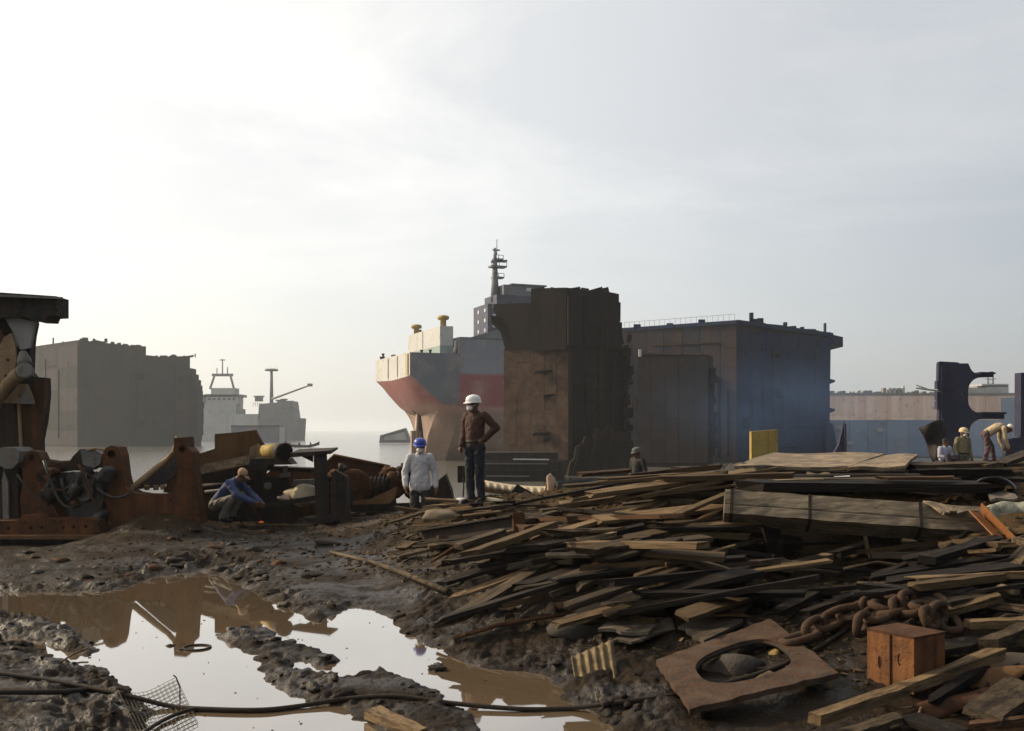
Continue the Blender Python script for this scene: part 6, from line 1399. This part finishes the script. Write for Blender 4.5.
def person(label, loc, rz, J, shirt, trousers, hat=None, mask=None, boots=None, vox=.011, scale=1.0, tail=0, sleeve=1.0, cap=None, group=None, hvox=None):
    root = thing('person', label, 'person', loc, group, rz); root.scale = (scale,) * 3
    j = {k_: V(v) for k_, v in {**STAND, **J}.items()}; hv = vox
    fd = j['f'].normalized(); ud = (j['u'] - fd * j['u'].dot(fd)).normalized(); rd = fd.cross(ud); H = Matrix((rd, -fd, ud)).transposed()   # local x right, -y face, z up
    hc = j['hd']; hp = lambda x, y, z: hc + H @ V((x, y, z))
    # body: one skin from head to feet
    b = Vol(); b.ball(hp(0, .01, .03), (.074, .092, .09), H); b.ball(hp(0, -.02, -.045), (.056, .068, .068), H); b.limb(hp(0, -.085, .012), .010, hp(0, -.102, -.018), .014)
    b.ball(hp(0, -.088, -.052), (.026, .012, .010), H); b.ball(hp(0, -.07, -.09), .022)
    for e in (-1, 1): b.ball(hp(e * .076, .012, -.005), (.010, .020, .030), H); b.ball(hp(e * .034, -.078, .022), (.020, .012, .009), H)
    b.limb(j['nk'] - V((0, 0, .03)), .058, hp(0, .02, -.06), .05)
    b.limb(j['pel'], .10, j['ch'], .11); b.limb(j['ch'], .11, j['nk'], .06)
    for s_ in 'RL':
        b.limb(j['ch'], .07, j['sh' + s_], .045); b.limb(j['sh' + s_], .045, j['el' + s_], .036); b.limb(j['el' + s_], .038, j['wr' + s_], .026)
        b.limb(j['pel'], .09, j['hip' + s_], .08); b.limb(j['hip' + s_], .075, j['kn' + s_], .05); b.limb(j['kn' + s_], .05, j['an' + s_], .036); b.limb(j['an' + s_], .036, j['to' + s_], .028)
        hand(b, j['wr' + s_], j.get('hand' + s_, j['wr' + s_] - j['el' + s_]), 1 if s_ == 'R' else -1)
    b.build('body', SKIN, root, hvox or vox, smooth=2)
    # shirt
    b = Vol(); mid = j['pel'].lerp(j['ch'], .35); ax_ = (j['shL'] - j['shR']).normalized(); upt = (j['nk'] - j['pel']).normalized(); fw = ax_.cross(upt).normalized(); T_ = Matrix((ax_, fw, upt)).transposed()
    b.ball(j['ch'] + upt * .02, (.175, .125, .19), T_); b.ball(mid, (.155, .115, .17), T_); b.ball(j['nk'] - upt * .05, (.10, .08, .06), T_)
    b.limb(j['pel'] + upt * .04, .128, j['ch'], .125)
    for e in (-1, 1): b.limb(j['pel'] + upt * .03 + ax_ * .05 * e, .10, j['ch'] + ax_ * .06 * e, .105)
    if tail: 
        for e in (-1, 0, 1): b.limb(j['pel'] + ax_ * .075 * e - upt * tail, .118, j['pel'] + upt * .1 + ax_ * .05 * e, .122)
    for s_ in 'RL':
        b.limb(j['ch'] + upt * .08, .09, j['sh' + s_], .068); b.limb(j['sh' + s_], .070, j['el' + s_], .062); e_ = j['el' + s_].lerp(j['wr' + s_], sleeve * .94); b.limb(j['el' + s_], .060, e_, .048 if sleeve > .5 else .05)
    sh = b.build('shirt', shirt, root, vox, .010, 3)
    mb = MB(); cpt = j['nk'] - upt * .005
    mb.lathe([(.066, -.02), (.075, .0), (.068, .028), (.058, .03), (.058, -.02)], cpt, 14, M=T_); mb.build('collar', shirt, sh, local=True)
    # trousers
    b = Vol(); b.ball(j['pel'], (.155, .115, .12), T_)
    for s_ in 'RL':
        b.limb(j['pel'], .11, j['hip' + s_], .098); b.limb(j['hip' + s_], .098, j['kn' + s_], .072); b.limb(j['kn' + s_], .072, j['an' + s_].lerp(j['kn' + s_], .06), .064)
    b.build('trousers', trousers, root, vox, .018, 7)
    if not tail:
        mb = MB(); mb.lathe([(.150, .02), (.157, .025), (.157, .06), (.150, .065)], j['pel'] + upt * .01, 18, M=T_ @ Matrix.Diagonal((1.02, .80, 1))); mb.build('belt', BOOT, root, local=True)
    if boots:
        for s_ in 'RL':
            b = Vol(); b.limb(j['an' + s_] + V((0, 0, .06)), .05, j['an' + s_] - V((0, 0, .03)), .052); b.limb(j['an' + s_] - V((0, 0, .035)), .05, j['to' + s_], .042); b.build('boot', boots, root, vox, 0)
    if hat:
        mb = MB(); prof = [(.119, .045), (.126, .038), (.126, .032), (.112, .034), (.113, .05), (.112, .08), (.102, .115), (.08, .14), (.045, .155), (.012, .158)]
        mb.lathe(prof, hc, 20, M=H @ Matrix.Diagonal((.98, 1.12, 1.0)))
        hm_ = mb.build('helmet', hat, root, local=True)
        mb = MB(); pk = [hp(math.sin(a_) * .11, -math.cos(a_) * .172, .032) for a_ in (-.9, -.45, 0, .45, .9)] + [hp(math.sin(a_) * .11, -math.cos(a_) * .12, .052) for a_ in (.9, .45, 0, -.45, -.9)]
        mb.add(pk + [p - ud * .008 for p in pk], [tuple(range(10)), tuple(range(19, 9, -1))] + [(i, (i + 1) % 10, 10 + (i + 1) % 10, 10 + i) for i in range(10)]); mb.build('peak', hat, hm_, local=True)
        mb = MB(); mb.tube([hp(0, -.125, .07), hp(0, -.09, .125), hp(0, 0, .160), hp(0, .09, .125), hp(0, .125, .07)], .009, 6); mb.build('ridge', hat, hm_, local=True)
    else:
        b = Vol(); b.ball(hp(0, .022, .048), (.082, .094, .085), H); b.build('cap' if cap else 'hair', cap or HAIR, root, hvox or vox, smooth=2)
        if cap:
            mb = MB(); pk = [hp(math.sin(a_) * .08, -math.cos(a_) * .15, .042) for a_ in (-.9, -.45, 0, .45, .9)] + [hp(math.sin(a_) * .078, -math.cos(a_) * .085, .055) for a_ in (.9, .45, 0, -.45, -.9)]
            mb.add(pk + [p - ud * .008 for p in pk], [tuple(range(10)), tuple(range(19, 9, -1))] + [(i, (i + 1) % 10, 10 + (i + 1) % 10, 10 + i) for i in range(10)]); mb.build('peak', cap, root, local=True)
    if mask:
        b = Vol(); b.ball(hp(0, -.068, -.045), (.058, .05, .052), H); b.ball(hp(0, -.09, -.03), (.03, .03, .035), H); mk = b.build('face_mask', mask, root, .006, smooth=2)
        mb = MB(); 
        for e in (-1, 1): mb.tube([hp(e * .05, -.07, -.03), hp(e * .083, .02, .01), hp(e * .05, .085, .02)], .004, 5)
        mb.build('mask_strap', mask, mk, local=True)
    return root
WHITE_H = flat('white_helmet', (.72, .71, .68), .35, .08, 5, .05); BLUE_H = flat('blue_helmet', (.03, .055, .30), .4, .1, 5, .05); YEL_H = flat('dusty_helmet', (.50, .38, .20), .5, .1, 5, .05)
MASK = flat('mask_white', (.70, .66, .60), .9, .1); 
# standing worker
pA = hit(475, 503)
person('standing worker in white helmet, dust mask and brown shirt with hand on hip', (pA.x, pA.y, pA.z - .02), R(-32),
  dict(f=(-.45, -1, -.05), hd=(-.015, -.02, 1.545), elR=(-.215, .02, 1.11), wrR=(-.19, -.10, .90), elL=(.33, .10, 1.19), wrL=(.175, -.02, 1.0), handL=(-.6, -.5, -.3), knR=(-.08, -.03, .49), anR=(-.075, .0, .09), toR=(-.12, -.15, .04), knL=(.085, .0, .49), anL=(.09, .05, .09), toL=(.12, -.11, .04)),
  cloth('brown_shirt', (.050, .020, .012)), cloth('navy_trousers', (.012, .014, .020)), WHITE_H, MASK, BOOT, vox=.009, scale=(15.8 * .110) / 1.71 * (pA.y / 15.8), hvox=.006)
# white-shirted worker
pB = at(420, 510, 17.2); gB = V((pB.x, pB.y, at(420, 438, 17.2).z - 1.70))
person('worker in blue helmet and loose white shirt standing low behind the debris', gB, R(8),
  dict(f=(-.12, -1, -.12), elR=(-.26, .02, 1.10), wrR=(-.25, -.10, .88), elL=(.26, .03, 1.10), wrL=(.27, -.06, .86)), cloth('white_shirt', (.50, .49, .50)), cloth('dark_trousers', (.035, .033, .032)), BLUE_H, MASK, BOOT, vox=.010, tail=.06, hvox=.007)
# crouching torch cutter
gC = at(226, 521, 18.0)
person('crouching worker in blue shirt and tan cap bent over his work beside the orange post', (gC.x, gC.y, gC.z - .02), R(78),
  dict(pel=(0, .18, .30), ch=(0, -.06, .58), nk=(0, -.20, .72), hd=(0, -.30, .80), f=(0, -.9, -.75), u=(0, -.6, .8), shR=(-.17, -.14, .68), shL=(.17, -.14, .68), elR=(-.25, -.34, .48), wrR=(-.12, -.58, .36), elL=(.25, -.34, .48), wrL=(.10, -.60, .34),
   hipR=(-.09, .17, .29), hipL=(.09, .17, .29), knR=(-.17, -.20, .42), knL=(.17, -.20, .46), anR=(-.13, .0, .09), anL=(.13, -.02, .09), toR=(-.14, -.17, .04), toL=(.14, -.19, .04)),
  cloth('blue_shirt', (.055, .075, .16)), cloth('khaki_trousers', (.20, .18, .14)), cap=flat('tan_cap', (.40, .25, .15), .9), boots=BOOT, vox=.011, scale=1.05)
t = thing('cutting_torch', 'cutting torch held by the crouching worker', 'torch', at(262, 526, 17.2))
a_ = V((gC.x, gC.y, gC.z)); p0 = at(250, 503, gC.y - .1); p1 = at(262, 520, gC.y - .2)
part(t, 'tube', RUST, lambda m: m.tube([p0, p0.lerp(p1, .7), p1], [.014, .010, .012], 7)); part(t, 'hose', ROPE, lambda m: m.tube([p0, p0 + V((-.05, 0, -.25)), p0 + V((.1, -.1, -.33)), p0 + V((.28, -.2, -.36))], .012, 6))
EM = bpy.data.materials.new('torch_glow'); EM.use_nodes = True; eb = EM.node_tree.nodes['Principled BSDF']; eb.inputs['Base Color'].default_value = (.4, .08, .02, 1); eb.inputs['Emission Color'].default_value = (1, .16, .03, 1); eb.inputs['Emission Strength'].default_value = .25
o = lump('hot_metal', EM, at(261, 522, 17.6), .03, seed=5, sub=2, sq=(1.7, 1, .5)); tag(o, 'glowing orange hot cut metal at the crouching worker torch', 'hot metal')
# worker whose head and shoulders show over the pile
p = at(637.5, 447, 25)
person('worker in dusty helmet whose head and shoulders rise behind the long tan plank', (p.x, p.y, p.z - 1.70), R(-50), dict(f=(-.3, -1, -.2)), cloth('dark_shirt', (.022, .019, .017)), cloth('dark_trousers_b', (.03, .03, .03)), flat('dirty_helmet', (.10, .095, .09), .7), None, BOOT, vox=.014)
# three workers at far right
p = at(945, 443.5, 28)
person('small worker sitting low in checked blue and white shirt beside the masked worker', (p.x, p.y, ground(p.x, p.y) - .18), R(20), dict(pel=(0, .05, .22), ch=(0, .02, .50), nk=(0, .0, .66), hd=(0, -.02, .77), f=(.2, -1, -.2), shR=(-.16, .01, .62), shL=(.16, .01, .62), elR=(-.23, -.05, .40), wrR=(-.12, -.22, .36), elL=(.23, -.05, .40), wrL=(.12, -.22, .36), hipR=(-.09, .03, .20), hipL=(.09, .03, .20), knR=(-.17, -.28, .42), knL=(.17, -.28, .42), anR=(-.13, -.30, .08), anL=(.13, -.30, .08), toR=(-.14, -.44, .04), toL=(.14, -.44, .04)), cloth('checked_shirt', (.36, .36, .44)), cloth('dark_trousers_c', (.04, .04, .06)), None, None, BOOT, vox=.014)
p = at(963, 427.5, 28)
person('masked worker in dusty yellow helmet and khaki shirt standing before the web frame', (p.x, p.y, p.z - 1.70), R(15), dict(f=(.25, -1, -.15)), cloth('khaki_shirt', (.19, .155, .085)), cloth('khaki_trousers_b', (.13, .11, .07)), YEL_H, MASK, BOOT, vox=.014)
p = at(989, 461, 30); 
person('worker bent double in beige shirt and white cap at far right', (p.x, p.y, ground(p.x, p.y) - .02), R(82), dict(pel=(0, .10, .80), ch=(0, -.20, .98), nk=(0, -.40, .98), hd=(0, -.53, .95), f=(0, -.6, -.9), u=(0, -.8, .55), shR=(-.17, -.34, .95), shL=(.17, -.34, .95), elR=(-.20, -.36, .66), wrR=(-.16, -.46, .42), elL=(.20, -.34, .66), wrL=(.15, -.42, .42), hipR=(-.09, .10, .78), hipL=(.09, .10, .78), knR=(-.11, .06, .44), knL=(.11, -.10, .46), anR=(-.11, .14, .09), anL=(.11, -.16, .09), toR=(-.12, -.03, .04), toL=(.12, -.33, .04)), cloth('beige_shirt', (.42, .32, .20)), cloth('maroon_trousers', (.085, .045, .05)), None, None, BOOT, vox=.014, cap=flat('white_cap', (.62, .58, .52), .8), scale=1.08)

# ------------------------------------------------------------------ haze
mb = MB(); mb.box((0, 2980, 14.5), (12400, 6300, 43))
hm = bpy.data.materials.new('haze'); hm.use_nodes = True; ht = hm.node_tree; ht.nodes.remove(ht.nodes['Principled BSDF'])
pv_ = ht.nodes.new('ShaderNodeVolumePrincipled'); pv_.inputs['Color'].default_value = (.88, .94, 1.0, 1); pv_.inputs['Density'].default_value = .00028; pv_.inputs['Anisotropy'].default_value = .4
ht.links.new(pv_.outputs[0], ht.nodes['Material Output'].inputs['Volume'])
o = mb.build('haze', hm); tag(o, 'pale morning haze over the whole beach', 'haze', kind='stuff')

# blue cutting smoke drifting along the foot of the dark blue hulk
mb = MB(); mb.box((29, 112, 4.5), (34, 36, 14.2))
sm_ = bpy.data.materials.new('cutting_smoke'); sm_.use_nodes = True; st_ = sm_.node_tree; st_.nodes.remove(st_.nodes['Principled BSDF'])
def sn(t_): return st_.nodes.new(t_)
g1 = sn('ShaderNodeTexCoord'); gr_ = sn('ShaderNodeVectorMath'); gr_.operation = 'MULTIPLY'; gr_.inputs[1].default_value = (1 / 17, 1 / 18, 1 / 7.1); st_.links.new(g1.outputs['Object'], gr_.inputs[0])
ln = sn('ShaderNodeVectorMath'); ln.operation = 'LENGTH'; st_.links.new(gr_.outputs[0], ln.inputs[0])
fo = sn('ShaderNodeMapRange'); fo.interpolation_type = 'SMOOTHSTEP'; fo.inputs[1].default_value = .25; fo.inputs[2].default_value = 1; fo.inputs[3].default_value = 1; fo.inputs[4].default_value = 0; st_.links.new(ln.outputs['Value'], fo.inputs[0])
nz_ = sn('ShaderNodeTexNoise'); nz_.inputs['Scale'].default_value = .16; nz_.inputs['Detail'].default_value = 3; st_.links.new(g1.outputs['Object'], nz_.inputs['Vector'])
nr = sn('ShaderNodeMapRange'); nr.inputs[1].default_value = .38; nr.inputs[2].default_value = .7; nr.inputs[3].default_value = .15; nr.inputs[4].default_value = 1; st_.links.new(nz_.outputs['Fac'], nr.inputs[0])
ml = sn('ShaderNodeMath'); ml.operation = 'MULTIPLY'; st_.links.new(fo.outputs[0], ml.inputs[0]); st_.links.new(nr.outputs[0], ml.inputs[1])
m3 = sn('ShaderNodeMath'); m3.operation = 'MULTIPLY'; m3.inputs[1].default_value = .010; st_.links.new(ml.outputs[0], m3.inputs[0])
pv2 = sn('ShaderNodeVolumePrincipled'); pv2.inputs['Color'].default_value = (.28, .50, .95, 1); st_.links.new(m3.outputs[0], pv2.inputs['Density']); st_.links.new(pv2.outputs[0], st_.nodes['Material Output'].inputs['Volume'])
o = mb.build('smoke', sm_, origin=(29, 112, 4.5)); tag(o, 'thin blue cutting smoke drifting before the dark blue hulk', 'smoke', kind='stuff')
